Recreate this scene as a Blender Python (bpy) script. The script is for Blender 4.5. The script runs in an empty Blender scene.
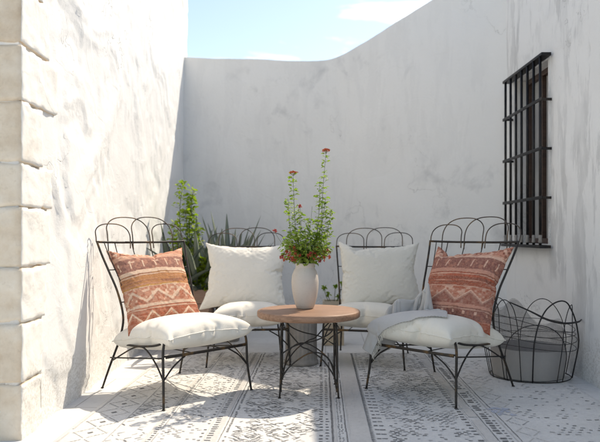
import bpy, math, random, zlib, base64
import numpy as np
from mathutils import Vector, Matrix, noise

# ------------------------------------------------------------------ helpers
SC = bpy.context.scene
COL = SC.collection
R = random.Random(11)
def V(*a): return Vector(a)

def link(name, me, mat=None, parent=None, smooth=True, loc=None):
    o = bpy.data.objects.new(name, me)
    COL.objects.link(o)
    if mat is not None:
        for m in (mat if isinstance(mat, (list, tuple)) else [mat]):
            me.materials.append(m)
    if parent is not None: o.parent = parent
    if loc is not None: o.location = loc
    if smooth:
        me.polygons.foreach_set('use_smooth', [True] * len(me.polygons))
    return o

def tag(o, label=None, cat=None, group=None, kind=None):
    if label: o['label'] = label
    if cat: o['category'] = cat
    if group: o['group'] = group
    if kind: o['kind'] = kind
    return o

def empty(name, loc, rz=0.0):
    o = bpy.data.objects.new(name, None)
    o.empty_display_size = .1
    COL.objects.link(o)
    o.location = loc
    o.rotation_euler = (0, 0, rz)
    return o

def copy_tree(o, parent=None):
    c = o.copy(); COL.objects.link(c); c.parent = parent
    for ch in list(o.children):
        copy_tree(ch, c)
    return c

class MB:
    """collects shapes, links them as one mesh"""
    def __init__(s): s.v = []; s.f = []; s.mi = []
    def add(s, vs, fs, mi=0):
        b = len(s.v)
        s.v += [tuple(p) for p in vs]
        s.f += [tuple(i + b for i in f) for f in fs]
        s.mi += [mi] * len(fs)
    def tube(s, pts, r, seg=8, smooth=0, caps=True, mi=0):
        pts = [Vector(p) for p in pts]
        rs = list(r) if isinstance(r, (list, tuple)) else [r] * len(pts)
        if smooth:
            pts, rs = spline(pts, rs, smooth)
        n = len(pts)
        t0 = (pts[1] - pts[0]).normalized()
        up = Vector((0, 0, 1)) if abs(t0.z) < .9 else Vector((1, 0, 0))
        nrm = t0.cross(up).normalized()
        vs = []; fs = []
        for i in range(n):
            t = (pts[min(i + 1, n - 1)] - pts[max(i - 1, 0)])
            t = t.normalized() if t.length > 1e-9 else t0
            nrm = (nrm - t * nrm.dot(t))
            nrm = nrm.normalized() if nrm.length > 1e-6 else t.orthogonal().normalized()
            b = t.cross(nrm)
            for k in range(seg):
                a = 2 * math.pi * k / seg
                vs.append(pts[i] + (nrm * math.cos(a) + b * math.sin(a)) * rs[i])
        for i in range(n - 1):
            for k in range(seg):
                k2 = (k + 1) % seg
                fs.append((i * seg + k, i * seg + k2, (i + 1) * seg + k2, (i + 1) * seg + k))
        if caps:
            fs.append(tuple(range(seg - 1, -1, -1)))
            fs.append(tuple((n - 1) * seg + k for k in range(seg)))
        s.add(vs, fs, mi)
        return s
    def box(s, c, d, rot=None, bev=.0, mi=0):
        x, y, z = d[0] / 2, d[1] / 2, d[2] / 2
        if bev <= 0:
            vs = [V(a * x, b * y, e * z) for a in (-1, 1) for b in (-1, 1) for e in (-1, 1)]
            fs = [(0, 1, 3, 2), (4, 6, 7, 5), (0, 4, 5, 1), (2, 3, 7, 6), (0, 2, 6, 4), (1, 5, 7, 3)]
        else:
            import bmesh
            bm = bmesh.new(); bmesh.ops.create_cube(bm, size=1)
            for v in bm.verts: v.co = V(v.co.x * 2 * x, v.co.y * 2 * y, v.co.z * 2 * z)
            bmesh.ops.bevel(bm, geom=list(bm.edges), offset=bev, segments=2, profile=.5, affect='EDGES')
            bm.verts.index_update()
            vs = [v.co.copy() for v in bm.verts]; fs = [tuple(v.index for v in f.verts) for f in bm.faces]
            bm.free()
        if rot is not None: vs = [rot @ v for v in vs]
        s.add([v + Vector(c) for v in vs], fs, mi)
        return s
    def lathe(s, prof, c=(0, 0, 0), seg=64, mod=None, mi=0, closed=False):
        vs = []; fs = []
        for (r, h) in prof:
            for k in range(seg):
                a = 2 * math.pi * k / seg
                rr = r * (mod(a, h) if mod else 1)
                vs.append((c[0] + rr * math.cos(a), c[1] + rr * math.sin(a), c[2] + h))
        for i in range(len(prof) - 1):
            for k in range(seg):
                k2 = (k + 1) % seg
                fs.append((i * seg + k, i * seg + k2, (i + 1) * seg + k2, (i + 1) * seg + k))
        fs.append(tuple(range(seg - 1, -1, -1)))
        if closed: fs.append(tuple((len(prof) - 1) * seg + k for k in range(seg)))
        s.add(vs, fs, mi)
        return s
    def build(s, name, mat, parent=None, smooth=True, loc=None, auto=None):
        me = bpy.data.meshes.new(name)
        me.from_pydata(s.v, [], s.f)
        o = link(name, me, mat, parent, smooth, loc)
        if any(s.mi): me.polygons.foreach_set('material_index', s.mi)
        if auto is not None:
            sharp_by_angle(me, auto)
        me.update()
        return o

def sharp_by_angle(me, deg):
    try: me.set_sharp_from_angle(angle=math.radians(deg))
    except Exception: pass

def spline(pts, rs, k):
    out = []; ro = []
    n = len(pts)
    for i in range(n - 1):
        p0, p1, p2, p3 = pts[max(i - 1, 0)], pts[i], pts[i + 1], pts[min(i + 2, n - 1)]
        for j in range(k):
            t = j / k
            out.append(.5 * ((2 * p1) + (p2 - p0) * t + (2 * p0 - 5 * p1 + 4 * p2 - p3) * t * t + (3 * p1 - p0 - 3 * p2 + p3) * t ** 3))
            ro.append(rs[i] * (1 - t) + rs[i + 1] * t)
    out.append(pts[-1]); ro.append(rs[-1])
    return out, ro

# ------------------------------------------------------------------ materials
class NT:
    def __init__(s, name):
        s.m = bpy.data.materials.new(name); s.m.use_nodes = True
        s.t = s.m.node_tree; s.b = s.t.nodes['Principled BSDF']; s.out = s.t.nodes['Material Output']
        s.tc = s.t.nodes.new('ShaderNodeTexCoord')
    def n(s, typ, **kw):
        nd = s.t.nodes.new('ShaderNode' + typ)
        for k, v in kw.items(): setattr(nd, k, v)
        return nd
    def l(s, a, b): s.t.links.new(a, b)
    def map(s, scale=(1, 1, 1), rot=(0, 0, 0), loc=(0, 0, 0), src='Object'):
        m = s.n('Mapping'); s.l(s.tc.outputs[src], m.inputs[0])
        m.inputs['Scale'].default_value = scale; m.inputs['Rotation'].default_value = rot; m.inputs['Location'].default_value = loc
        return m.outputs[0]
    def noise(s, scale, detail=6, rough=.55, vec=None, dist=0, src='Object'):
        n = s.n('TexNoise'); n.inputs['Scale'].default_value = scale; n.inputs['Detail'].default_value = detail
        n.inputs['Roughness'].default_value = rough; n.inputs['Distortion'].default_value = dist
        s.l(vec if vec is not None else s.tc.outputs[src], n.inputs['Vector'])
        return n.outputs['Fac']
    def ramp(s, fac, stops, interp='LINEAR'):
        r = s.n('ValToRGB'); r.color_ramp.interpolation = interp
        el = r.color_ramp.elements
        while len(el) < len(stops): el.new(.5)
        for e, (p, c) in zip(el, stops):
            e.position = p
            e.color = (c, c, c, 1) if isinstance(c, (int, float)) else (*c, 1)
        s.l(fac, r.inputs[0])
        return r.outputs[0]
    def mix(s, fac, a, b, mode='MIX'):
        m = s.n('Mix', data_type='RGBA', blend_type=mode)
        for sock, val in ((m.inputs[0], fac), (m.inputs[6], a), (m.inputs[7], b)):
            if isinstance(val, (int, float)): sock.default_value = val
            elif isinstance(val, tuple): sock.default_value = (*val, 1) if len(val) == 3 else val
            else: s.l(val, sock)
        return m.outputs[2]
    def math(s, op, a, b=None):
        m = s.n('Math', operation=op)
        for i, v in enumerate((a, b)):
            if v is None: continue
            if isinstance(v, (int, float)): m.inputs[i].default_value = v
            else: s.l(v, m.inputs[i])
        return m.outputs[0]
    def bump(s, h, strength=.3, dist=.01, nrm=None):
        b = s.n('Bump'); b.inputs['Strength'].default_value = strength; b.inputs['Distance'].default_value = dist
        s.l(h, b.inputs['Height'])
        if nrm is not None: s.l(nrm, b.inputs['Normal'])
        return b.outputs[0]
    def set(s, color=None, rough=None, nrm=None, metal=None, **kw):
        for key, v in (('Base Color', color), ('Roughness', rough), ('Normal', nrm), ('Metallic', metal)):
            if v is None: continue
            if isinstance(v, tuple): s.b.inputs[key].default_value = (*v, 1)
            elif isinstance(v, (int, float)): s.b.inputs[key].default_value = v
            else: s.l(v, s.b.inputs[key])
        for k, v in kw.items(): s.b.inputs[k.replace('_', ' ')].default_value = v
        return s.m

def mat_plaster(name, base, stain, amount=.5, streak=0.0, seed=0, relief=.4):
    t = NT(name)
    o = (seed * 3.1, seed * 1.7, seed * .9)
    v = t.map(loc=o)
    big = t.noise(.9, 5, .6, v, .6)
    mid = t.noise(3.2, 8, .62, v, .4)
    fine = t.noise(38, 6, .7, v)
    grain = t.noise(170, 3, .6, v)
    c = t.mix(t.ramp(big, [(.38, 0), (.75, 1)]), base, tuple(x * .955 for x in base))
    blot = t.math('MULTIPLY', t.ramp(mid, [(.54, 0), (.70, 1)]), t.ramp(big, [(.44, 0), (.60, 1)]))
    c = t.mix(t.math('MULTIPLY', blot, amount), c, stain)
    c = t.mix(t.math('MULTIPLY', t.ramp(fine, [(.55, 0), (.8, 1)]), .35), c, tuple(x * .9 for x in base))
    if streak:
        vs = t.map(scale=(2.6, 2.6, .55), loc=(4.2 + seed, 1, 0))
        st = t.noise(2.0, 8, .68, vs, .35)
        vm = t.map(loc=(9 + seed, 2, 3))
        msk = t.noise(.75, 3, .5, vm)
        st2 = t.noise(9, 6, .7, t.map(scale=(1, 1, .25)))
        f = t.math('MULTIPLY', t.ramp(st, [(.50, 0), (.55, 1)]), t.ramp(msk, [(.38, 0), (.50, 1)]))
        f = t.math('MULTIPLY', f, t.ramp(st2, [(.3, .35), (.6, 1)]))
        c = t.mix(t.math('MULTIPLY', f, streak), c, stain)
    vo = t.n('TexVoronoi'); vo.feature = 'DISTANCE_TO_EDGE'; vo.inputs['Scale'].default_value = 1.1
    wp = t.n('VectorMath', operation='ADD'); nz = t.n('TexNoise'); nz.inputs['Scale'].default_value = 3.5; nz.inputs['Detail'].default_value = 6
    t.l(v, nz.inputs['Vector']); t.l(v, wp.inputs[0])
    sc_ = t.n('VectorMath', operation='SCALE'); t.l(nz.outputs['Color'], sc_.inputs[0]); sc_.inputs['Scale'].default_value = .9
    t.l(sc_.outputs[0], wp.inputs[1]); t.l(wp.outputs[0], vo.inputs['Vector'])
    cm = t.ramp(t.noise(.8, 2, .5, t.map(loc=(seed + 5, 8, 2))), [(.52, 0), (.62, 1)])
    crack = t.math('MULTIPLY', t.ramp(vo.outputs['Distance'], [(.0, 1), (.006, 0)]), cm)
    c = t.mix(t.math('MULTIPLY', crack, .55), c, tuple(x * .45 for x in base))
    sx = t.n('SeparateXYZ'); t.l(t.tc.outputs['Object'], sx.inputs[0])
    low = t.ramp(t.math('ADD', sx.outputs['Z'], t.math('MULTIPLY', mid, -.55)), [(.0, 1), (.10, 0)])
    speckle = t.ramp(t.noise(60, 5, .75, v), [(.44, 0), (.60, 1)])
    c = t.mix(t.math('MULTIPLY', t.math('MULTIPLY', low, speckle), .55), c, (.44, .41, .37))
    h = t.math('ADD', t.math('MULTIPLY', mid, relief), t.math('MULTIPLY', fine, .20))
    h = t.math('ADD', h, t.math('MULTIPLY', grain, .05))
    ledge = t.ramp(t.noise(2.3, 3, .5, t.map(loc=(7, 3, 1)), .9), [(.47, 0), (.5, 1)])
    pit = t.ramp(t.noise(55, 2, .5, v), [(.24, -1), (.33, 0)])
    h = t.math('ADD', h, t.math('MULTIPLY', pit, .25))
    h = t.math('SUBTRACT', h, t.math('MULTIPLY', crack, .25))
    h = t.math('ADD', h, t.math('MULTIPLY', ledge, .10))
    return t.set(c, .92, t.bump(h, .55, .022), Specular_IOR_Level=.2)

M = {}
M['wall_left'] = mat_plaster('white_plaster', (.79, .785, .77), (.66, .62, .58), .35, 0, 1, .7)
M['wall_back'] = mat_plaster('limewash_plaster', (.76, .75, .735), (.44, .44, .445), .60, .10, 2)
M['wall_right'] = mat_plaster('weathered_plaster', (.77, .76, .745), (.46, .455, .45), .40, .62, 5)

def _stone():
    t = NT('pale_limestone')
    n1 = t.noise(4, 8, .65); n2 = t.noise(26, 6, .7); n3 = t.noise(120, 3, .6)
    c = t.ramp(n1, [(.3, (.56, .44, .32)), (.5, (.70, .60, .48)), (.7, (.78, .71, .61))])
    c = t.mix(t.ramp(n2, [(.55, 0), (.75, .6)]), c, (.52, .44, .34))
    h = t.math('ADD', t.math('MULTIPLY', n2, .5), t.math('MULTIPLY', n3, .15))
    h = t.math('ADD', h, n1)
    return t.set(c, .9, t.bump(h, .6, .014), Specular_IOR_Level=.2)
M['stone'] = _stone()
M['stone_wash'] = mat_plaster('limewashed_stone', (.79, .77, .73), (.60, .54, .46), .75, 0, 9, 1.0)

def _floor():
    t = NT('pale_floor_screed')
    n1 = t.noise(1.4, 6, .6); n2 = t.noise(14, 6, .65); n3 = t.noise(140, 3, .6)
    br = t.n('TexBrick'); t.l(t.map(rot=(0, 0, .04)), br.inputs[0])
    br.inputs['Scale'].default_value = 1.0; br.inputs['Brick Width'].default_value = .8; br.inputs['Row Height'].default_value = .8
    br.inputs['Mortar Size'].default_value = .006; br.inputs['Mortar Smooth'].default_value = .4
    c = t.ramp(n1, [(.3, (.60, .585, .56)), (.7, (.74, .73, .71))])
    c = t.mix(t.ramp(n2, [(.5, 0), (.75, .5)]), c, (.52, .50, .47))
    c = t.mix(t.math('MULTIPLY', br.outputs['Fac'], .7), c, (.36, .34, .32))
    h = t.math('SUBTRACT', t.math('ADD', t.math('MULTIPLY', n2, .4), t.math('MULTIPLY', n3, .12)), t.math('MULTIPLY', br.outputs['Fac'], .4))
    return t.set(c, .85, t.bump(h, .4, .01))
M['floor'] = _floor()

def _rug(name, col, dark):
    t = NT(name)
    n1 = t.noise(2.2, 6, .6); n2 = t.noise(45, 5, .7); n3 = t.noise(260, 2, .5)
    wv = t.n('TexWave'); wv.bands_direction = 'Y'; wv.inputs['Scale'].default_value = 48; wv.inputs['Distortion'].default_value = 2.5
    wv.inputs['Detail'].default_value = 2; t.l(t.tc.outputs['Object'], wv.inputs[0])
    c = t.mix(t.ramp(n1, [(.35, 0), (.7, 1)]), col, tuple(x * .86 for x in col))
    c = t.mix(t.math('MULTIPLY', t.ramp(n2, [(.45, 0), (.75, 1)]), .55), c, dark)
    h = t.math('ADD', t.math('MULTIPLY', wv.outputs['Fac'], .5), t.math('ADD', n3, t.math('MULTIPLY', n2, .8)))
    return t.set(c, .96, t.bump(h, .5, .004), Specular_IOR_Level=.1)
M['rug'] = _rug('ivory_wool', (.71, .695, .665), (.52, .50, .48))
M['rug_dark'] = _rug('charcoal_yarn', (.19, .185, .18), (.38, .365, .36))
M['rug_grey'] = _rug('grey_yarn', (.42, .41, .405), (.52, .50, .49))
M['rug_beige'] = _rug('oatmeal_yarn', (.63, .605, .57), (.45, .42, .39))
M['rug_blue'] = _rug('faded_blue_yarn', (.50, .53, .61), (.55, .56, .60))

def _metal(name, c1, c2, lo=.52, hi=.62):
    t = NT(name)
    n = t.noise(7, 6, .65); f = t.noise(160, 3, .6)
    c = t.mix(t.ramp(n, [(lo, 0), (hi, 1)]), c1, c2)
    return t.set(c, t.ramp(f, [(.3, .38), (.7, .6)]), t.bump(f, .15, .001), .55)
M['iron'] = _metal('aged_iron', (.035, .031, .028), (.15, .085, .035), .56, .70)
M['iron_wire'] = _metal('bronzed_wire', (.06, .05, .045), (.17, .115, .07), .46, .66)
M['rail'] = _metal('worn_brass_rail', (.04, .033, .028), (.22, .12, .04), .50, .66)
M['grille'] = _metal('black_grille_iron', (.018, .017, .018), (.06, .045, .035), .55, .7)
M['basket_wire'] = _metal('basket_iron', (.035, .032, .032), (.09, .07, .06), .55, .7)

def _linen(name, col, scale=260, wr=.07):
    t = NT(name)
    uv = 'UV'
    def wave(d):
        w = t.n('TexWave'); w.bands_direction = d; w.inputs['Scale'].default_value = scale / 6.0
        w.inputs['Distortion'].default_value = 1.2; w.inputs['Detail'].default_value = 1
        t.l(t.tc.outputs[uv], w.inputs[0]); return w.outputs['Fac']
    a, b = wave('X'), wave('Y')
    n1 = t.noise(5, 5, .6); n2 = t.noise(90, 4, .6)
    c = t.mix(t.ramp(n1, [(.3, 0), (.7, 1)]), col, tuple(x * .93 for x in col))
    c = t.mix(t.math('MULTIPLY', t.ramp(n2, [(.5, 0), (.8, 1)]), .4), c, tuple(x * .85 for x in col))
    h = t.math('ADD', t.math('MULTIPLY', t.math('ADD', a, b), .35), n2)
    cr = t.noise(11, 4, .55, None, .5)
    nb = t.bump(cr, wr, .02)
    return t.set(c, .93, t.bump(h, .35, .002, nb), Specular_IOR_Level=.15, Sheen_Weight=.15)
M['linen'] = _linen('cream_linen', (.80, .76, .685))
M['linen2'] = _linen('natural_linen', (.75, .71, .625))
M['throw'] = _linen('grey_wool', (.50, .485, .47), 300, .08)
M['felt'] = _linen('grey_felt', (.33, .31, .295), 300, .05)

def _kilim():
    t = NT('woven_kilim')
    at = t.n('Attribute'); at.attribute_name = 'weave'
    n2 = t.noise(75, 4, .7); n3 = t.noise(9, 4, .6)
    w = t.n('TexWave'); w.bands_direction = 'X'; w.inputs['Scale'].default_value = 46; w.inputs['Distortion'].default_value = 1.5
    t.l(t.tc.outputs['UV'], w.inputs[0])
    c = t.mix(t.math('MULTIPLY', t.ramp(n2, [(.42, 0), (.75, 1)]), .45), at.outputs['Color'], (.62, .38, .27))
    c = t.mix(t.math('MULTIPLY', t.ramp(n3, [(.45, 0), (.7, 1)]), .25), c, (.26, .10, .07))
    bw = t.n('RGBToBW'); t.l(at.outputs['Color'], bw.inputs[0])
    h = t.math('ADD', t.math('MULTIPLY', bw.outputs[0], 1.4), t.math('ADD', t.math('MULTIPLY', w.outputs['Fac'], .4), n2))
    return t.set(c, .95, t.bump(h, .55, .004), Specular_IOR_Level=.12)
M['kilim'] = _kilim()

def _wood(name, c1, c2, rough=.5):
    t = NT(name)
    v = t.map(scale=(1.2, 14, 14))
    g = t.noise(3.5, 8, .65, v, .5); g2 = t.noise(1.3, 4, .6)
    f = t.noise(60, 4, .6, v)
    c = t.mix(t.ramp(g, [(.35, 0), (.65, 1)]), c1, c2)
    c = t.mix(t.math('MULTIPLY', t.ramp(f, [(.5, 0), (.75, 1)]), .4), c, tuple(x * .55 for x in c2))
    c = t.mix(t.ramp(g2, [(.45, 0), (.75, .3)]), c, tuple(min(1, x * 1.35) for x in c1))
    return t.set(c, rough, t.bump(t.math('ADD', g, f), .25, .002))
M['wood'] = _wood('terracotta_oak', (.37, .215, .14), (.20, .105, .06), .55)
M['planter'] = _wood('rosy_plank', (.44, .29, .22), (.36, .23, .17), .8)
M['tan'] = _wood('tan_wood', (.60, .50, .38), (.52, .42, .30), .8)
M['brown'] = _wood('dark_window_wood', (.075, .04, .028), (.04, .022, .016), .5)

def _ceramic():
    t = NT('sand_ceramic')
    n1 = t.noise(9, 6, .6); n2 = t.noise(120, 3, .6)
    c = t.mix(t.ramp(n1, [(.3, 0), (.7, 1)]), (.56, .51, .46), (.50, .45, .40))
    c = t.mix(t.ramp(n2, [(.62, 0), (.70, .5)]), c, (.36, .31, .26))
    w = t.n('TexWave'); w.bands_direction = 'Z'; w.inputs['Scale'].default_value = 22; w.inputs['Distortion'].default_value = 1.5
    t.l(t.tc.outputs['Object'], w.inputs[0])
    h = t.math('ADD', t.math('MULTIPLY', w.outputs['Fac'], .25), n1)
    return t.set(c, .72, t.bump(h, .2, .004))
M['ceramic'] = _ceramic()
def _conc():
    t = NT('grey_stone'); n1 = t.noise(12, 6, .65); n2 = t.noise(90, 4, .6)
    c = t.ramp(n1, [(.3, (.20, .185, .17)), (.7, (.31, .29, .27))])
    return t.set(c, .85, t.bump(t.math('ADD', n1, n2), .3, .005))
M['drum'] = _conc()
def _flat(name, c, r=.8, v=.15):
    t = NT(name); n = t.noise(30, 5, .6)
    return t.set(t.mix(t.ramp(n, [(.3, 0), (.7, 1)]), c, tuple(x * (1 - v) for x in c)), r, t.bump(n, .2, .003))
M['soil'] = _flat('soil', (.06, .045, .035), .95, .4)

def _leaf(name, c1, c2, trans=.45, rough=.5, scale=9):
    t = NT(name)
    n = t.noise(scale, 3, .5); n2 = t.noise(60, 3, .5)
    c = t.mix(t.ramp(n, [(.35, 0), (.65, 1)]), c1, c2)
    c = t.mix(t.ramp(n2, [(.5, 0), (.8, .4)]), c, tuple(x * .7 for x in c2))
    t.set(c, rough)
    tr = t.n('BsdfTranslucent'); t.l(t.mix(1.0, c, (1.0, 1.25, .5), 'MULTIPLY'), tr.inputs[0])
    mx = t.n('MixShader'); mx.inputs[0].default_value = trans
    t.l(t.b.outputs[0], mx.inputs[1]); t.l(tr.outputs[0], mx.inputs[2]); t.l(mx.outputs[0], t.out.inputs[0])
    return t.m
M['leaf_vase'] = _leaf('fresh_leaf', (.20, .29, .05), (.32, .38, .11), .5, .5, 14)
M['leaf_bush'] = _leaf('lime_leaf', (.20, .29, .02), (.32, .38, .05), .5, .5, 8)
M['leaf_agave'] = _leaf('agave_leaf', (.16, .20, .15), (.22, .25, .20), .12, .6, 6)
M['leaf_blue'] = _leaf('blue_grey_leaf', (.16, .22, .18), (.11, .16, .14), .2, .7, 14)
M['leaf_dark'] = _leaf('dusky_leaf', (.09, .12, .09), (.13, .16, .12), .2, .6, 6)
M['stem'] = _flat('green_stem', (.10, .13, .035), .6, .3)
M['red'] = _leaf('brick_red_petal', (.42, .06, .035), (.50, .12, .06), .3, .7, 30)
M['pink'] = _leaf('dusty_pink_petal', (.50, .10, .10), (.42, .06, .08), .3, .7, 30)
def _net():
    t = NT('grey_net')
    n = t.noise(8, 4, .6)
    t.set((.16, .15, .145), .9)
    tr = t.n('BsdfTransparent')
    mx = t.n('MixShader'); t.l(t.ramp(n, [(.3, .22), (.7, .40)]), mx.inputs[0])
    t.l(tr.outputs[0], mx.inputs[1]); t.l(t.b.outputs[0], mx.inputs[2]); t.l(mx.outputs[0], t.out.inputs[0])
    return t.m
M['net'] = _net()
def _glass():
    t = NT('dull_window_glass'); n = t.noise(1.8, 4, .6)
    return t.set(t.ramp(n, [(.35, (.30, .30, .30)), (.7, (.46, .46, .455))]), .25, Specular_IOR_Level=.5)
M['glass'] = _glass()

# ------------------------------------------------------------------ cloth: pillow shells are inflated here by the cloth solver
def inflate(w, h, n, press, frames, seed, bend, stretch=25):
    r = random.Random(seed); vs = []; fs = []; idx = {}
    for s in (1, -1):
        for i in range(n + 1):
            for j in range(n + 1):
                edge = i in (0, n) or j in (0, n)
                if s == -1 and edge:
                    idx[s, i, j] = idx[1, i, j]; continue
                idx[s, i, j] = len(vs)
                vs.append(((i / n - .5) * w, (j / n - .5) * h, 0 if edge else s * (.006 + r.random() * .004)))
    for s in (1, -1):
        for i in range(n):
            for j in range(n):
                q_ = [idx[s, i, j], idx[s, i + 1, j], idx[s, i + 1, j + 1], idx[s, i, j + 1]]
                fs.append(q_ if s == 1 else q_[::-1])
    me = bpy.data.meshes.new('shell'); me.from_pydata(vs, [], fs)
    o = bpy.data.objects.new('shell', me); COL.objects.link(o)
    c = o.modifiers.new('cloth', 'CLOTH'); st = c.settings
    st.use_pressure = True; st.uniform_pressure_force = press; st.quality = 7; st.mass = .3
    st.tension_stiffness = st.compression_stiffness = stretch; st.shear_stiffness = 8; st.bending_stiffness = bend
    st.air_damping = 3; st.effector_weights.gravity = 0
    c.point_cache.frame_start = 1; c.point_cache.frame_end = frames
    for f in range(1, frames + 1): SC.frame_set(f)
    ev = o.evaluated_get(bpy.context.evaluated_depsgraph_get())
    a = np.array([v.co[:] for v in ev.data.vertices]); a -= (a.max(0) + a.min(0)) / 2
    bpy.data.objects.remove(o); bpy.data.meshes.remove(me); SC.frame_set(1)
    return a
PIL_A = inflate(.6, .6, 38, 5, 34, 1, .15)
PIL_B = inflate(.6, .6, 38, 4, 34, 7, .05)
CUSH = inflate(.8, .8, 38, 5, 36, 3, .03)

# ------------------------------------------------------------------ setting
def fbm(x, y, z, o=5, h=.9): return noise.fractal(V(x, y, z), h, 2.0, o)

def slab(name, path, top_fn, thick, step, mat, disp, hole=None, zmin=-.05, out=1):
    """upright wall following a plan path; the inner face (left of travel * out) is displaced plaster"""
    # resample
    P = [Vector(p) for p in path]
    L = [0]
    for a, b in zip(P, P[1:]): L.append(L[-1] + (b - a).length)
    n = int(L[-1] / step)
    us = [i * L[-1] / n for i in range(n + 1)]
    if hole: us = sorted(set([u for u in us if min(abs(u - hole[0]), abs(u - hole[1])) > step * .4] + [hole[0], hole[1]]))
    pts = []
    for u in us:
        k = 0
        while k < len(L) - 2 and u > L[k + 1]: k += 1
        t = (u - L[k]) / (L[k + 1] - L[k]); pts.append(P[k].lerp(P[k + 1], t))
    N = []
    for i in range(len(pts)):
        d = (pts[min(i + 1, len(pts) - 1)] - pts[max(i - 1, 0)]).normalized()
        N.append(Vector((-d.y, d.x)) * out)
    m = int(3.6 / step)
    rows = [j / m for j in range(m + 1)]
    vs = []; fs = []
    nr = m + 1
    for i, p in enumerate(pts):
        H = top_fn(us[i])
        zz = [zmin + (H - zmin) * r for r in rows]
        if hole:
            for hz in (hole[2], hole[3]):
                q = min(range(nr), key=lambda j: abs(zz[j] - hz)); zz[q] = hz
        for z in zz:
            d = disp(us[i], z)
            if hole and hole[0] - .05 < us[i] < hole[1] + .05 and hole[2] - .05 < z < hole[3] + .05: d = 0
            vs.append((p.x + N[i].x * d, p.y + N[i].y * d, z))
    nf = len(vs)
    for i, p in enumerate(pts):
        q = p - N[i] * thick
        vs.append((q.x, q.y, zmin)); vs.append((q.x, q.y, top_fn(us[i])))
    for i in range(len(pts) - 1):
        for j in range(nr - 1):
            a, b = i * nr + j, (i + 1) * nr + j
            if hole:
                uc = (us[i] + us[i + 1]) / 2; zc = (vs[a][2] + vs[a + 1][2]) / 2
                if hole[0] < uc < hole[1] and hole[2] < zc < hole[3]: continue
            f = (a, b, b + 1, a + 1)
            fs.append(f if out > 0 else f[::-1])
        a, b = nf + 2 * i, nf + 2 * (i + 1)
        fs.append((a, a + 1, b + 1, b))
        fs.append((i * nr + nr - 1, (i + 1) * nr + nr - 1, b + 1, a + 1))
    e = len(pts) - 1
    fs.append(tuple(range(0, nr)) + (nf + 1, nf))
    fs.append(tuple(e * nr + j for j in range(nr)) + (nf + 2 * e + 1, nf + 2 * e))
    me = bpy.data.meshes.new(name); me.from_pydata(vs, [], fs)
    o = link(name, me, mat)
    sharp_by_angle(me, 50)
    return o

def sstep(a, b, x):
    t = min(1, max(0, (x - a) / (b - a))); return t * t * (3 - 2 * t)

def disp_left(u, z):
    w = fbm(u * .8, z * .8, 3.3, 3) * .9
    d = .009 * fbm(u * .5, z * .45, 9.1, 3) + .004 * fbm(u * 2.2, z * 2.2, 14.0, 3)
    a = fbm(u * 1.1 + w, z * .75 + w * .6, 1.7, 4)
    d += (.008 + .007 * sstep(2.2, .2, u)) * (sstep(-.02, .015, a) + sstep(.24, .27, a) + .6 * sstep(-.32, -.29, a))
    b = fbm(u * 2.6 + w, z * 1.6, 5.5, 4)
    d += .006 * sstep(.1, .125, b) * sstep(3.6, 1.2, u) + .003 * sstep(.1, .13, b)
    d += .0012 * fbm(u * 7, z * 7, 2.2, 4)
    # hairline cracks
    c = abs(fbm(u * 1.3 + 4, z * 1.0, 12.5, 4))
    d -= .006 * (1 - sstep(0, .012, c)) * sstep(-.1, .2, fbm(u * .9, z * .9, 20, 2))
    return d * (.15 + .85 * sstep(.15, .7, u))
def disp_soft(u, z):
    return .02 * fbm(u * .6, z * .6, 4.1, 3) + .005 * fbm(u * 2.4, z * 2.4, 8.2, 4) + .002 * fbm(u * 9, z * 9, 3.2, 3)

g = MB()
n = 30
g.add([(-15 + i, -8 + j, 0) for i in range(n + 1) for j in range(n + 1)],
      [(i * (n + 1) + j, (i + 1) * (n + 1) + j, (i + 1) * (n + 1) + j + 1, i * (n + 1) + j + 1) for i in range(n) for j in range(n)])
tag(g.build('floor', M['floor']), kind='structure')

# walls are things of their own
wl = slab('plaster_wall', [(-1.515, 3.42), (-1.515, 8.45)], lambda u: 4.7, .35, .024, M['wall_left'], disp_left, out=-1)
tag(wl, 'tall sunlit white plaster wall with trowel ridges, behind the left chair', 'wall')

BP = [(-1.62, 8.3), (-1.1, 8.29), (-.6, 8.24), (-.1, 8.13), (.38, 7.96), (.8, 7.66), (1.2, 7.30), (1.6, 6.97), (2.2, 6.56)]
BH = [3.42, 3.40, 3.38, 3.325, 3.30, 3.43, 3.60, 3.76, 3.86]
def btop(u):
    L = [0]
    for a, b in zip(BP, BP[1:]): L.append(L[-1] + math.dist(a, b))
    k = 0
    while k < len(L) - 2 and u > L[k + 1]: k += 1
    t = (u - L[k]) / (L[k + 1] - L[k]); t = max(0, min(1, t))
    p = [BH[max(k - 1, 0)], BH[k], BH[k + 1], BH[min(k + 2, len(BH) - 1)]]
    v = .5 * (2 * p[1] + (p[2] - p[0]) * t + (2 * p[0] - 5 * p[1] + 4 * p[2] - p[3]) * t * t + (3 * p[1] - p[0] - 3 * p[2] + p[3]) * t ** 3)
    return v + .006 * fbm(u * 3, 0, 0, 3)
BS = [tuple(p) for p in spline([V(a, b, 0) for a, b in BP], [0] * len(BP), 6)[0]]
BS = [(a, b) for a, b, c in BS]
wb = slab('plaster_wall', BS, btop, .28, .05, M['wall_back'], disp_soft, out=-1)
tag(wb, 'shaded curved white plaster wall at the back with its top sweeping up to the right', 'wall')

HX = 2.15
WY0, WY1, WZ0, WZ1 = 5.50, 6.30, 1.02, 2.62
wr = slab('plaster_wall', [(HX, 1.4), (HX, 6.78)], lambda u: 3.60, .35, .04, M['wall_right'], disp_soft,
          hole=(WY0 - 1.4, WY1 - 1.4, WZ0, WZ1), out=1)
tag(wr, 'white plaster wall on the right with grey weather streaks around the barred window', 'wall')

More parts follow.
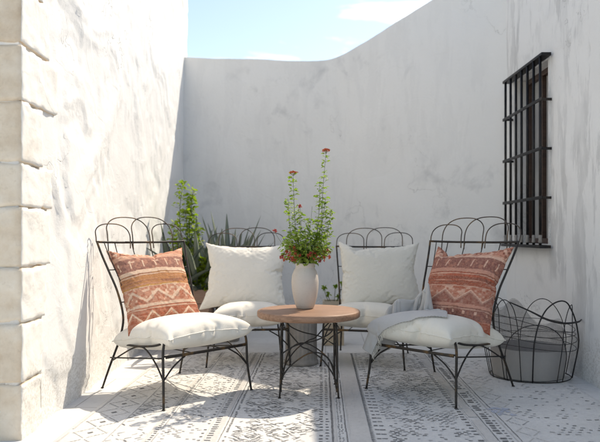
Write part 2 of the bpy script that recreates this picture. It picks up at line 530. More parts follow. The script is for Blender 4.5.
# stone pier at the near left
def rough_block(mb, x0, x1, y0, y1, z0, z1, seed):
    st = .018
    nx, ny, nz = max(2, int((x1 - x0) / .04)), max(2, int((y1 - y0) / st)), max(2, int((z1 - z0) / st))
    idx = {}; vs = []
    def vert(i, j, k):
        key = (i, j, k)
        if key in idx: return idx[key]
        p = V(x0 + (x1 - x0) * i / nx, y0 + (y1 - y0) * j / ny, z0 + (z1 - z0) * k / nz)
        c = V((x0 + x1) / 2, (y0 + y1) / 2, (z0 + z1) / 2)
        d = V(1 if i == nx else (-1 if i == 0 else 0), 1 if j == ny else (-1 if j == 0 else 0), 1 if k == nz else (-1 if k == 0 else 0))
        q = V(p.x * 3, p.y * 3, p.z * 3) + V(seed, 0, 0)
        nn = .008 * noise.fractal(q * 1.2, .9, 2, 4) + .0045 * noise.fractal(q * 5, .8, 2, 4)
        e = sum(1 for a in d if a)
        p = p + d * nn
        if e >= 2: p = p - d * (.002 + .015 * max(0, noise.noise(q * 4.5) + .05) ** 1.2)
        idx[key] = len(vs); vs.append(p); return idx[key]
    fs = []
    for j in range(ny):
        for k in range(nz):
            fs.append((vert(nx, j, k), vert(nx, j + 1, k), vert(nx, j + 1, k + 1), vert(nx, j, k + 1)))
            fs.append((vert(0, j, k), vert(0, j, k + 1), vert(0, j + 1, k + 1), vert(0, j + 1, k)))
    for i in range(nx):
        for k in range(nz):
            fs.append((vert(i, 0, k), vert(i + 1, 0, k), vert(i + 1, 0, k + 1), vert(i, 0, k + 1)))
            fs.append((vert(i, ny, k), vert(i, ny, k + 1), vert(i + 1, ny, k + 1), vert(i + 1, ny, k)))
    for i in range(nx):
        for j in range(ny):
            fs.append((vert(i, j, nz), vert(i + 1, j, nz), vert(i + 1, j + 1, nz), vert(i, j + 1, nz)))
            fs.append((vert(i, j, 0), vert(i, j + 1, 0), vert(i + 1, j + 1, 0), vert(i + 1, j, 0)))
    mb.add(vs, fs)
ps = empty('stone_pier', (-1.7, 3.6, 0))
tag(ps, 'pale limestone block pier at the near left edge, courses toothed into the white plaster', 'pier')
mb = MB()
JH = [-.02, .304, .625, .924, 1.25, 1.49, 1.82, 2.126, 2.44, 2.76, 3.08, 3.4]
LN = [.27, .30, .33, .40, .42, .28, .52, .40, .30, .46, .34]
for i in range(11):
    g0 = .0035
    rough_block(mb, -2.05 + 1.7, -1.488 + 1.7, 3.40 - 3.6, 3.40 + LN[i] - 3.6, JH[i] + g0, JH[i + 1] - g0, i * 7.3)
bo = mb.build('block', [M['stone'], M['stone_wash']], ps)
for p in bo.data.polygons:
    if p.normal.x > .55: p.material_index = 1
mb = MB(); mb.box((-1.79 + 1.7, 3.56 - 3.6, 1.69), (.562, .30, 3.42))
mb.build('mortar', M['wall_left'], ps)

# ------------------------------------------------------------------ window and grille on the right wall
w = empty('window', (HX, (WY0 + WY1) / 2, WZ0))
tag(w, 'brown framed window set deep in the right wall behind the black bars', 'window')
cy = (WY0 + WY1) / 2; hh = WZ1 - WZ0; ww = WY1 - WY0
mb = MB()   # reveal of the opening
mb.box((.155, -ww / 2 - .02, hh / 2), (.32, .04, hh + .08)); mb.box((.155, ww / 2 + .02, hh / 2), (.32, .04, hh + .08))
mb.box((.155, 0, -.02), (.32, ww, .04)); mb.box((.155, 0, hh + .02), (.32, ww, .04))
mb.build('reveal', M['wall_right'], w, smooth=False)
mb = MB()
for s in (-1, 1): mb.box((.12, s * (ww / 2 - .025), hh / 2), (.06, .05, hh), bev=.004)
for z in (.025, hh - .025): mb.box((.12, 0, z), (.058, ww - .10, .05), bev=.004)
mb.box((.115, 0, hh / 2), (.045, .03, hh - .10), bev=.004)
mb.build('window_frame', M['brown'], w, auto=40)
for s in (-1, 1):
    mb = MB(); mb.box((.135, s * (ww / 4 - .017), hh / 2), (.008, ww / 2 - .064, hh - .098)); mb.build('pane', M['glass'], w, smooth=False)
mb = MB()
for k in range(60):
    y = -ww / 2 + .02 + (ww - .04) * k / 59; mb.v += [(.20 + .012 * math.sin(k * 1.3), y, .0), (.20 + .012 * math.sin(k * 1.3), y, hh)]
mb.f = [(2 * k, 2 * k + 2, 2 * k + 3, 2 * k + 1) for k in range(59)]; mb.mi = [0] * 59
mb.build('curtain', M['linen2'], w)

GX = 2.062
gy0, gy1, gz0, gz1 = 5.42, 6.42, 1.0, 2.65
gr = empty('window_grille', (GX, (gy0 + gy1) / 2, gz0))
tag(gr, 'black wrought iron window grille with seven upright bars standing off the right wall', 'grille')
gw = gy1 - gy0; gh = gz1 - gz0
mb = MB(); mb.box((.03, 0, gh - .01), (.085, gw + .04, .026), bev=.003)
mb.build('top_plate', M['grille'], gr, auto=40)
mb = MB(); mb.box((.02, 0, .0), (.10, gw + .04, .026), bev=.003); mb.build('sill_plate', M['grille'], gr, auto=40)
for k in range(3):
    mb = MB(); z = .42 * (k + 1)
    mb.box((-.006, 0, z), (.012, gw + .04, .028), bev=.002)
    for s in (-1, 1): mb.box((.04, s * (gw / 2 - .01), z - .001), (.10, .012, .022), bev=.002)
    mb.build('crossbar', M['grille'], gr, auto=40)
for k in range(7):
    y = -gw / 2 + .04 + (gw - .08) * k / 6
    mb = MB(); mb.tube([(0, y, .012), (0, y, gh - .02)], .0125, 8)
    b = mb.build('bar', M['grille'], gr)
    mb = MB(); mb.lathe([(.012, 0), (.0165, .010), (.013, .03), (.016, .06), (.012, .07)], (0, y, .03), 12)
    mb.build('collar', M['drum'], b)

# ------------------------------------------------------------------ rug
rug = empty('patterned_rug', (0, 4.35, .004), -math.radians(1.9))
tag(rug, 'large ivory rug woven with charcoal dashes and stripes, under the chairs and table', 'rug')
mb = MB()
rx0, rx1, ry0, ry1 = -1.28, 1.98, -1.9, 1.55
nx, ny = 130, 130
def rz(x, y): return .012 + .0022 * noise.noise(V(x * 2.2, y * 2.2, 1)) + .0012 * noise.noise(V(x * 9, y * 9, 4))
vs = [(rx0 + (rx1 - rx0) * i / nx, ry0 + (ry1 - ry0) * j / ny, 0) for i in range(nx + 1) for j in range(ny + 1)]
vs = [(x, y, rz(x, y) if (rx0 + .01 < x < rx1 - .01 and ry0 + .01 < y < ry1 - .01) else 0) for x, y, z in vs]
mb.add(vs, [(i * (ny + 1) + j, (i + 1) * (ny + 1) + j, (i + 1) * (ny + 1) + j + 1, i * (ny + 1) + j + 1) for i in range(nx) for j in range(ny)])
mb.build('rug_field', M['rug'], rug)
pat = MB()
def q(cx, cy_, w_, h_, a=0.0, mi=0, tp=1.0):
    """one tufted motif; a little raised"""
    if not (rx0 + .03 < cx < rx1 - .03 and ry0 + .03 < cy_ < ry1 - .03): return
    ca, sa = math.cos(a), math.sin(a)
    z = rz(cx, cy_) + .0022
    pts = [(-w_ / 2, -h_ / 2), (w_ / 2, -h_ / 2 * tp), (w_ / 2, h_ / 2 * tp), (-w_ / 2, h_ / 2)]
    vs = []
    for (px, py) in pts:
        px += R.uniform(-.0015, .0015); py += R.uniform(-.0015, .0015)
        x = cx + px * ca - py * sa; y = cy_ + px * sa + py * ca
        vs.append((x, y, rz(x, y) + .0022))
    pat.add(vs, [(0, 1, 2, 3)], mi)
def strip(c, w_, mi, ya=ry0, yb=ry1, seg=.06, skip=.03):
    y = ya + .04
    while y < yb - .06:
        if R.random() > skip:
            q(c + .0025 * noise.noise(V(c * 9, y * 4, 0)), y + seg / 2, w_, seg * 1.01, 0, mi)
        y += seg
def dots(c, w_, h_, pitch, mi=0, jit=.003, skip=.08, ya=ry0, yb=ry1):
    y = ya + .05
    while y < yb - .05:
        if R.random() > skip: q(c + R.uniform(-jit, jit), y + R.uniform(-jit, jit), w_ * R.uniform(.8, 1.2), h_ * R.uniform(.75, 1.2), R.uniform(-.1, .1), mi)
        y += pitch
def field(c0, c1, cell_x, cell_y, kind, dens=.8, mi=0, mi2=1):
    y = ry0 + .05; r = 0
    while y < ry1 - .05:
        x = c0 + (cell_x / 2 if r % 2 else 0); k = 0
        while x < c1:
            nn = noise.noise(V(x * 3.3, y * 3.3, 7.7 + c0))
            if R.random() < dens + nn * .6:
                m_ = mi if R.random() < .62 + .5 * noise.noise(V(x * 1.7, y * 1.7, 2)) else mi2
                if kind == 'scribble':
                    s = 1 if (int((y - ry0) / .11) + int((x - c0) / .09)) % 2 else -1
                    q(x + R.uniform(-.006, .006), y + R.uniform(-.006, .006), R.uniform(.022, .046), R.uniform(.005, .010), s * R.uniform(.35, .9), m_, R.uniform(.4, 1))
                elif kind == 'dash':
                    ph = abs(((x - c0) / (c1 - c0) * 4) % 2 - 1) + abs((y / .34) % 2 - 1)
                    if .45 < ph < 1.55 or R.random() < .3:
                        q(x + R.uniform(-.004, .004), y + R.uniform(-.004, .004), R.uniform(.014, .030), R.uniform(.007, .013), R.uniform(-.25, .25), m_, R.uniform(.6, 1))
            x += cell_x; k += 1
        y += cell_y; r += 1
# central runner
field(-.33, .12, .031, .020, 'scribble', .54)
dots(.145, .020, .017, .052); dots(.178, .017, .015, .052)
strip(.207, .010, 0); strip(.222, .016, 3)
dots(.245, .008, .012, .030); dots(.262, .008, .012, .030)
strip(.283, .006, 0); strip(.300, .006, 2)
strip(.330, .052, 3, skip=0); strip(.384, .052, 3, skip=0)
strip(.357, .003, 2)
y = ry0 + .05
while y < ry1 - .05:
    q(.424, y, .022, .018, 0, 0, .15); y += .026
dots(.455, .022, .014, .075); dots(.487, .028, .012, .075)
field(.52, .96, .036, .025, 'dash', .66)
dots(.985, .028, .020, .055); strip(1.01, .005, 2)
strip(1.045, .05, 3)
strip(1.08, .004, 0)
dots(1.115, .034, .024, .046, skip=.15); dots(1.15, .016, .012, .046)
strip(1.18, .006, 2); strip(1.20, .004, 0)
field(1.36, 1.95, .05, .040, 'dash', .38, 1, 0)
for k in range(18):     # open lozenges on the right border, pale grey with two faded blue tufts
    cy_ = ry0 + .15 + k * .19
    for s in (-1, 1):
        for m_ in range(5):
            q(1.285 + s * (.06 - m_ * .012), cy_ + (m_ * .017), .016, .006, -s * .9, 2 if k % 3 else 1)
            q(1.285 + s * (.06 - m_ * .012), cy_ - (m_ * .017), .016, .006, s * .9, 2 if k % 3 else 1)
for s in range(26):
    q(1.23 + R.uniform(-.05, .08), -.40 + R.uniform(-.09, .07), R.uniform(.015, .03), R.uniform(.02, .05), R.uniform(-.4, .4), 4, .5)
# left side
dots(-.37, .012, .014, .030); strip(-.395, .005, 0); strip(-.425, .03, 3)
dots(-.452, .030, .013, .040, skip=.05); strip(-.48, .005, 2)
dots(-.50, .014, .012, .06)
field(-.72, -.52, .034, .026, 'dash', .50, 1, 0)
strip(-.745, .006, 1); dots(-.765, .018, .012, .035); strip(-.79, .02, 3)
field(-.98, -.81, .03, .024, 'scribble', .36, 1, 0)
strip(-1.0, .004, 1)
for k in range(16):
    cy_ = ry0 + .2 + k * .2
    for s in (-1, 1):
        for m_ in range(6):
            q(-1.12 + s * (.09 - m_ * .015), cy_ + (m_ * .016), .018, .006, -s * .85, 1 if k % 2 else 2)
            q(-1.12 + s * (.09 - m_ * .015), cy_ - (m_ * .016), .018, .006, s * .85, 1 if k % 2 else 2)
    q(-1.12, cy_, .03, .02, .78, 0)
strip(-1.24, .012, 2)
pat.build('woven_pattern', [M['rug_dark'], M['rug_grey'], M['rug_beige'], M['rug_beige'], M['rug_blue']], rug, smooth=False)

# ------------------------------------------------------------------ chairs
PROF = [(.254, .325, .290), (.185, .46, .295), (.18, .56, .300), (.225, .70, .315), (.29, .82, .335), (.36, .95, .358), (.40, 1.04, .372)]
def prof(h):
    for (a, b) in zip(PROF, PROF[1:]):
        if a[1] <= h <= b[1]:
            t = (h - a[1]) / (b[1] - a[1]); return a[0] + (b[0] - a[0]) * t, a[2] + (b[2] - a[2]) * t
    return (PROF[-1][0] + (h - 1.04) * .42, PROF[-1][2])
def make_chair():
    t = empty('wire_chair', (0, 0, 0))
    m = M['iron']; r = .0075
    for s in (-1, 1):
        mb = MB(); mb.tube([(s * .31, -.335, .405), (s * .335, -.365, .385), (s * .345, -.372, .33), (s * .347, -.38, .18), (s * .362, -.405, .0)], [.008, .0085, .0085, .0085, .0075], 10, 5)
        mb.tube([(s * .362, -.405, 0), (s * .362, -.405, .006)], .011, 10)
        mb.build('leg', m, t)
    for s in (-1, 1):
        mb = MB(); mb.tube([(s * .290, .254, .325), (s * .312, .33, .16), (s * .33, .40, .0)], [.008, .008, .0072], 10, 5)
        mb.tube([(s * .33, .40, 0), (s * .33, .40, .006)], .011, 10)
        mb.build('leg', m, t)
    # seat frame
    mb = MB()
    mb.tube([(-.343, -.372, .325), (0, -.378, .318), (.343, -.372, .325)], .006, 8, 6)
    for s in (-1, 1):
        mb.tube([(s * .31, -.335, .405), (s * .318, -.24, .375), (s * .315, -.05, .348), (s * .305, .12, .337), (s * .290, .254, .325)], .0075, 8, 6)
    mb.tube([(-.290, .254, .325), (0, .26, .32), (.290, .254, .325)], .0075, 8, 6)
    for x in (-.12, .12):
        mb.tube([(x, -.372, .322), (x, -.05, .318), (x, .258, .322)], .0035, 6, 3)
    for y in (-.1,):
        mb.tube([(-.314, y, .352), (0, y, .322), (.314, y, .352)], .0035, 6, 3)
    sf = mb.build('seat_frame', m, t)
    mb = MB(); mb.box((0, -.380, .320), (.66, .009, .019), bev=.002)
    mb.build('front_rail', M['rail'], t, auto=40)
    # bracing
    for s in (-1, 1):
        mb = MB()
        mb.tube([(s * .347, -.38, .175), (s * .27, -.378, .255), (s * .18, -.376, .31)], .0055, 8, 4)
        mb.tube([(s * .347, -.38, .175), (s * .34, -.30, .255), (s * .325, -.18, .325), (s * .316, -.08, .348), (s * .312, .05, .318), (s * .31, .30, .205)], .0055, 8, 5)
        mb.tube([(s * .346, -.375, .315), (s * .325, 0, .265), (s * .312, .32, .225)], .005, 8, 4)
        mb.build('brace', m, t)
    # backrest: outer posts, ladder wires, rails
    mb = MB()
    for s in (-1, 1):
        mb.tube([(s * l, y, h) for (y, h, l) in PROF], .0078, 10, 5)
        inner = []
        for h in (.36, .50, .62, .74, .86, .97, 1.035):
            y, l = prof(h); inner.append((s * (l - .055), y + .004, h))
        mb.tube(inner, .0034, 8, 4)
        for h in (.62, .84):
            y, l = prof(h); mb.tube([(s * l, y, h), (s * (l - .055), y + .004, h)], .004, 6)
    y, l = prof(1.035)
    mb.tube([(-l, y, 1.035), (-.18, y + .02, 1.03), (0, y + .025, 1.03), (.18, y + .02, 1.03), (l, y, 1.035)], .0085, 10, 6)
    for x in (-.2, -.07, .07, .2):
        pts = [(x, .262, .322)]
        for h in (.45, .6, .8, .95, 1.03):
            yy, l = prof(h); pts.append((x * (1 + .15 * (h - .3)), yy + .035 * (1 - (x / .36) ** 2), h))
        mb.tube(pts, .0036, 6, 4)
    br = mb.build('backrest', m, t)
    # crown of overlapping hoops
    def hoop(x0, x1, top, d0, d1, dy):
        yb = prof(1.035)[0]
        pts = []
        xm = (x0 + x1) / 2; wd = (x1 - x0) / 2
        pts.append((x0, yb + .01, 1.035 - d0))
        for k in range(0, 13):
            a = math.pi * (1 - k / 12)
            hz = 1.04 + (top - 1.04) * (.30 + .70 * math.sin(a) ** .85) if 0 < k < 12 else 1.04 + (top - 1.04) * .22
            z = hz
            pts.append((xm + wd * math.copysign(abs(math.cos(a)) ** .8, math.cos(a)), yb + dy + (z - 1.035) * .42, z))
        pts.append((x1, yb + .01, 1.035 - d1))
        q_ = MB(); q_.tube(pts, .0042, 8, 3); q_.build('hoop', M['iron_wire'], br)
    hoop(-.372, -.10, 1.165, 0, .05, .0)
    hoop(-.275, .075, 1.215, .10, .06, .010)
    hoop(-.075, .275, 1.220, .06, .10, .004)
    hoop(.10, .372, 1.170, .05, 0, .012)
    return t
chair_spots = [
    (-.883, 4.465, 46.2, 'black wire chair with hooped back against the sunlit left wall'),
    (1.01, 4.51, -45.6, 'black wire chair with hooped back at the right, in shade beside the wire basket'),
    (-.46, 5.60, 5.7, 'wire chair behind the table on the left, in front of the planter'),
    (.595, 5.54, -13.9, 'wire chair behind the table on the right, its laddered side post facing the vase'),
]
proto = make_chair()
CH = []
for i, (x, y, a, lab) in enumerate(chair_spots):
    o = proto if i == 0 else copy_tree(proto)
    o.location = (x, y, .016); o.rotation_euler = (0, 0, math.radians(a))
    if i > 1: o.scale = (.95, .95, .945)
    tag(o, lab, 'chair', 'hoop-backed wire chairs')
    CH.append(o)
def chair_mat(i):
    x, y, a, _ = chair_spots[i]
    return Matrix.Translation((x, y, .016)) @ Matrix.Rotation(math.radians(a), 4, 'Z') @ (Matrix.Diagonal((.95, .95, .945, 1)) if i > 1 else Matrix.Identity(4))

# ------------------------------------------------------------------ cushions and pillows (cloth shapes)
def upsample(G, k):
    """Catmull-Rom on a (n,n,3) grid"""
    def one(A):
        n = A.shape[0]
        P = np.concatenate([2 * A[:1] - A[1:2], A, 2 * A[-1:] - A[-2:-1]], 0)
        out = []
        for j in range(k):
            t = j / k
            p0, p1, p2, p3 = P[0:n - 1], P[1:n], P[2:n + 1], P[3:n + 2]
            out.append(.5 * (2 * p1 + (p2 - p0) * t + (2 * p0 - 5 * p1 + 4 * p2 - p3) * t * t + (3 * p1 - p0 - 3 * p2 + p3) * t ** 3))
        S = np.stack(out, 1).reshape(-1, *A.shape[1:])
        return np.concatenate([S, A[-1:]], 0)
    return one(one(G).swapaxes(0, 1)).swapaxes(0, 1)
def pillow_mesh(name, data, size, thick, k=2, N=38, flip=(1, 1), swap=False, flat=0, color=None, droop=None, squarer=0):
    a = data
    top = a[:(N + 1) ** 2].reshape(N + 1, N + 1, 3)
    bot = top.copy()
    bot[1:-1, 1:-1] = a[(N + 1) ** 2:].reshape(N - 1, N - 1, 3)
    ext = a.max(0) - a.min(0)
    res = []
    for G in (top, bot):
        G = G * np.array([size[0] / ext[0], size[1] / ext[1], thick / ext[2]])
        if swap: G = G.swapaxes(0, 1)[:, :, [1, 0, 2]]
        if flip[0] < 0: G = G[::-1] * np.array([-1, 1, 1])
        if flip[1] < 0: G = G[:, ::-1] * np.array([1, -1, 1])
        if squarer:      # box cushion: keep the belly full up to the seam
            hz = thick / 2; t_ = np.clip(np.abs(G[..., 2]) / hz, 0, 1)
            pull = 1 - .085 * (np.abs(G[..., 0] * 2 / size[0]) * np.abs(G[..., 1] * 2 / size[1])) ** 3
            G = G.copy(); G[..., 0] *= pull; G[..., 1] *= pull; G[..., 2] = np.sign(G[..., 2]) * hz * (t_ ** .72)
        if squarer:
            for _ in range(2):
                S = G.copy(); S[1:-1, 1:-1] = (G[:-2, 1:-1] + G[2:, 1:-1] + G[1:-1, :-2] + G[1:-1, 2:]) / 4
                G = .4 * G + .6 * S
        if flat: G = np.where(np.arange(3) == 2, np.where(G < 0, G * flat, G), G)
        U = upsample(np.ascontiguousarray(G), k)
        if droop: U = droop(U)
        res.append(U)
    n = res[0].shape[0]
    vs = np.concatenate([res[0].reshape(-1, 3), res[1].reshape(-1, 3)])
    ids = np.arange(n * n).reshape(n, n)
    top_id = ids; bot_id = ids + n * n
    bot_id = bot_id.copy(); bot_id[0] = ids[0]; bot_id[-1] = ids[-1]; bot_id[:, 0] = ids[:, 0]; bot_id[:, -1] = ids[:, -1]
    f1 = np.stack([top_id[:-1, :-1], top_id[1:, :-1], top_id[1:, 1:], top_id[:-1, 1:]], -1).reshape(-1, 4)
    f2 = np.stack([bot_id[:-1, :-1], bot_id[:-1, 1:], bot_id[1:, 1:], bot_id[1:, :-1]], -1).reshape(-1, 4)
    F = np.concatenate([f1, f2])
    if (flip[0] * flip[1] * (-1 if swap else 1)) < 0: pass
    used = np.zeros(2 * n * n, bool); used[F.ravel()] = True
    remap = np.cumsum(used) - 1
    uvg = np.stack(np.meshgrid(np.linspace(0, 1, n), np.linspace(0, 1, n), indexing='ij'), -1).reshape(-1, 2)
    uva = np.concatenate([uvg, uvg])
    me = bpy.data.meshes.new(name)
    me.from_pydata(vs[used].tolist(), [], remap[F].tolist())
    uvl = me.uv_layers.new(name='UVMap')
    uvl.data.foreach_set('uv', uva[F.ravel()].ravel().astype(np.float32))
    if color is not None:
        C = np.ones((used.sum(), 4), np.float32); C[:, :3] = color(uva[used])
        at = me.color_attributes.new('weave', 'FLOAT_COLOR', 'POINT')
        at.data.foreach_set('color', C.ravel())
    return me
def frame_mat(center, right, up):
    r = Vector(right).normalized(); u = Vector(up); u = (u - r * u.dot(r)).normalized(); n_ = r.cross(u)
    m_ = Matrix((r, u, n_)).transposed().to_4x4(); m_.translation = Vector(center)
    return m_

SAL = np.array((.56, .27, .18)); RUST = np.array((.40, .105, .055)); MAU = np.array((.255, .12, .10))
CRE = np.array((.78, .58, .43)); OCH = np.array((.45, .20, .075)); PINK = np.array((.62, .36, .26)); DK = np.array((.22, .085, .06))
def kilim(variant):
    rng = np.random.default_rng(5 + variant)
    T = rng.random((64, 64))
    def vn(x, y):
        xi = np.floor(x).astype(int); yi = np.floor(y).astype(int); fx = x - xi; fy = y - yi
        fx = fx * fx * (3 - 2 * fx); fy = fy * fy * (3 - 2 * fy)
        g_ = lambda a, b: T[a % 64, b % 64]
        return (g_(xi, yi) * (1 - fx) + g_(xi + 1, yi) * fx) * (1 - fy) + (g_(xi, yi + 1) * (1 - fx) + g_(xi + 1, yi + 1) * fx) * fy
    def f(uv):
        u = uv[:, 0]; v = 1 - uv[:, 1]
        v = v + .006 * (vn(u * 9, v * 3) - .5) + .012 * np.sin(u * 3.1 + variant)
        c = np.tile(RUST, (len(u), 1))
        def put(m, col, a=1.0):
            a_ = np.broadcast_to(np.asarray(a, float), u.shape)[m][:, None]
            c[m] = c[m] * (1 - a_) + np.asarray(col) * a_
        def tri(x): return np.abs((x % 1) * 2 - 1)
        put(v < .16, SAL)
        sp = vn(u * 42, v * 42)
        put((v < .15) & (sp > .62) & (u < (.42 if variant == 0 else 2)) & (v > (0 if variant == 0 else .05)), CRE)
        put((v < .13) & (sp < .26) & (u < (.34 if variant == 0 else 2)), DK)
        put((v > .05) & (v < .075) & (vn(u * 30, v * 3) > .5) & (u > .4), CRE)
        put((v > .155) & (v < .185), PINK if variant == 0 else CRE)
        put((v > .185) & (v < .335), MAU)
        put((v > .185) & (v < .335) & (sp > .66), SAL, .5)
        k = np.floor(u * 7); fr = u * 7 - k
        lean = (v - .26) * (1.2 if variant else 0)
        put((v > .215) & (v < .305) & (np.abs(fr - .5 + lean) < .055) & (u > .06) & (u < .95), CRE)
        if variant == 0: put((v > .22) & (v < .24) & (np.abs(fr - .62) < .25) & (k % 2 == 1), CRE, .7)
        put((v > .335) & (v < .375), CRE if variant == 0 else PINK)
        st = vn(u * 3, v * 95); st2 = vn(u * 2 + 9, v * 60)
        b = (v > .375) & (v < .535)
        put(b, OCH if variant == 0 else RUST)
        put(b & (st > .6), DK, .75); put(b & (st < .28), SAL if variant == 0 else CRE, .55)
        put(b & (st2 > .72), (.50, .26, .05) if variant == 0 else (.45, .10, .05), .8)
        b = (v > .535) & (v < .725)
        put(b, SAL); put(b & (sp < .3), RUST, .8); put(b & (sp > .72), CRE, .8)
        z = .63 + .055 * (tri(u * 3.5) * 2 - 1)
        put(b & (np.abs(v - z) < .016), CRE); put(b & (np.abs(v - z - .034) < .010) & (sp > .35), DK, .5)
        if variant == 1:
            put(b & (v > z), MAU, .6)
        put((v > .715) & (v < .745), CRE if variant == 0 else PINK)
        if variant == 0:
            b = (v > .745)
            put(b & (vn(u * 4, v * 70) > .62), SAL, .6)
            z = .85 + .055 * (tri(u * 4.5 + .1) * 2 - 1)
            put(b & (np.abs(v - z) < .014), CRE)
            put(b & (np.abs(v - z - .03) < .009) & (sp > .4), SAL)
            put((v > .945) & (v < .96), SAL)
        else:
            b = (v > .745) & (v < .87); put(b, MAU)
            put(b & (np.abs(v - .80) < .018) & (np.abs(u * 8 % 1 - .5) < .09), CRE)
            put(b & (sp > .7), SAL, .4)
            put((v > .87) & (v < .885), SAL)
            put((v > .9) & (sp > .6), SAL, .6)
        put((np.abs(v - .395) < .006) | (np.abs(v - .765) < .005) | (np.abs(v - .145) < .004) | (np.abs(v - .53) < .005), CRE, .75)
        c[:] = c * .90 + SAL * .10
        if variant == 1: c *= np.array((.86, .74, .76))
        c *= (.86 + .28 * vn(u * 60, v * 110))[:, None]
        return np.clip(c, 0, 1)
    return f

def place_pillow(name, data, ci, size, thick, lat, y, h, lean, twist, roll, mat, lab, cat, group=None, **kw):
    """twist about z, lean back, roll in its own plane, in the chair's frame"""
    me = pillow_mesh(name, data, size, thick, **kw)
    o = link(name, me, mat)
    mtx = Matrix.Translation((lat, y, h)) @ Matrix.Rotation(math.radians(twist), 4, 'Z') @ Matrix.Rotation(math.radians(90 - lean), 4, 'X') @ Matrix.Rotation(math.radians(roll), 4, 'Z')
    o.matrix_world = chair_mat(ci) @ mtx
    return tag(o, lab, cat, group)
def droop_fn(amp, edge=.0):
    def f(U):
        r2 = (U[..., 0] ** 2 + U[..., 1] ** 2)
        U = U.copy(); U[..., 2] -= amp * r2; return U
    return f
cush = [
    (0, M['linen'], (1, 1), False, 'plump cream linen seat cushion on the sunlit left chair'),
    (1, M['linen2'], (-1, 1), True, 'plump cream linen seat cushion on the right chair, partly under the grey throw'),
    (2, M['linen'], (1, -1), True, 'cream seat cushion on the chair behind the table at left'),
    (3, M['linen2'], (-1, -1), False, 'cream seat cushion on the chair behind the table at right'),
]
CUO = []
for (ci, mt, fl, sw, lab) in cush:
    me = pillow_mesh('seat_cushion', CUSH, (.775, .74), .238, k=2, flip=fl, swap=sw, flat=.95, droop=droop_fn(.12), squarer=1)
    o = link('seat_cushion', me, mt)
    o.matrix_world = chair_mat(ci) @ Matrix.Translation((.012, -.090, .420)) @ Matrix.Rotation(math.radians(-7), 4, 'X')
    tag(o, lab, 'cushion', 'cream seat cushions')
    CUO.append(o)
    n_ = 77; vv = me.vertices
    rim = [i * n_ for i in range(n_)] + [(n_ - 1) * n_ + j for j in range(1, n_)] + [i * n_ + n_ - 1 for i in range(n_ - 2, -1, -1)] + [j for j in range(n_ - 2, -1, -1)]
    pm = MB(); pm.tube([vv[i].co.copy() for i in rim], .0038, 6, caps=False); pm.build('piping', mt, o)
def lay_pillow(data, size, thick, c, right, up, mat, lab, **kw):
    o = link('throw_pillow', pillow_mesh('throw_pillow', data, size, thick, **kw), mat)
    o.matrix_world = frame_mat(c, right, up)
    return tag(o, lab, 'pillow', 'kilim patterned pillows')
lay_pillow(PIL_A, (.62, .66), .19, (-1.035, 4.60, .715), (.42, .36, .02), (-.22, .24, .57), M['kilim'],
           'rust and ochre woven pillow with zigzags along the bottom, on the left chair', k=4, color=kilim(0))
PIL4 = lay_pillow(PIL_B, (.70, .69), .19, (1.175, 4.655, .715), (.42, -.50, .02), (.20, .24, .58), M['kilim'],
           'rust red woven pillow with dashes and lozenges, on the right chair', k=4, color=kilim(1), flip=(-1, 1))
lay_pillow(PIL_A, (.64, .80), .21, (-.485, 5.70, .735), (1, -.06, .0), (-.07, .25, .60), M['linen'],
           'bright cream pillow on the back chair left of the vase', k=3, swap=True)['group'] = 'plain cream pillows'
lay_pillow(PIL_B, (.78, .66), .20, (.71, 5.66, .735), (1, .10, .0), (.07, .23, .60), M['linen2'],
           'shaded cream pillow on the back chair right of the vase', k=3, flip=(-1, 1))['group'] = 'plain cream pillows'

# ------------------------------------------------------------------ coffee table
TX, TY = .06, 4.42
tb = empty('coffee_table', (TX, TY, .016)); tb.scale = (1.02, 1.02, .968)
tag(tb, 'small round wood topped coffee table on crossed black wire legs, under the vase', 'table')
mb = MB()
mb.lathe([(.30, .532), (.340, .534), (.347, .540), (.350, .548), (.350, .572), (.346, .580), (.338, .583), (.0005, .583)], seg=96)
mb.build('tabletop', M['wood'], tb, auto=45)
mb = MB()
a_ = .183
ring = [(.20 * math.cos(k * math.pi / 12), .20 * math.sin(k * math.pi / 12), .526) for k in range(25)]
mb.tube(ring, .006, 8)
mb.build('under_ring', M['iron'], tb)
cor = [(-a_, -a_), (a_, -a_), (a_, a_), (-a_, a_)]
for (x, y) in cor:
    mb = MB(); mb.tube([(x * .92, y * .92, .53), (x, y, .42), (x * 1.01, y * 1.01, .15), (x * 1.05, y * 1.05, 0)], .0065, 10, 5)
    mb.tube([(x * 1.05, y * 1.05, 0), (x * 1.05, y * 1.05, .005)], .011, 10)
    mb.build('leg', M['iron'], tb)
for k in range(4):
    (x0, y0), (x1, y1) = cor[k], cor[(k + 1) % 4]
    P = lambda t, z, b=0: (x0 + (x1 - x0) * t, y0 + (y1 - y0) * t, z)
    mb = MB()
    mb.tube([P(0, .50), P(.16, .44), P(.36, .355), (P(.5, .33)), P(.72, .27), P(.9, .18), P(1, .10)], .0048, 8, 5)
    mb.tube([P(1, .515), P(.86, .44), P(.62, .395), P(.40, .375), P(.2, .35), P(0, .30)], .0045, 8, 5)
    mb.tube([P(0, .12), P(.12, .20), P(.35, .275), P(.55, .31), P(.74, .30), P(.9, .23), P(1.0, .04)], .0048, 8, 5)
    mb.build('brace', M['iron'], tb)

# ------------------------------------------------------------------ vase and flowers
VX, VY, VZ = .036, 4.50, .581
mb = MB()
mb.lathe([(.052, 0), (.060, .004), (.070, .03), (.084, .08), (.094, .14), (.0965, .19), (.091, .235), (.079, .268), (.068, .285), (.0655, .297), (.069, .312), (.069, .320), (.063, .322), (.059, .312), (.058, .29), (.07, .25), (.07, .20)], seg=72,
         mod=lambda a, h: 1 + .006 * math.sin(3 * a + h * 20))
vs_ = mb.build('vase', M['ceramic'], loc=(VX, VY, VZ))
tag(vs_, 'matte sand coloured ceramic vase standing on the round table', 'vase')

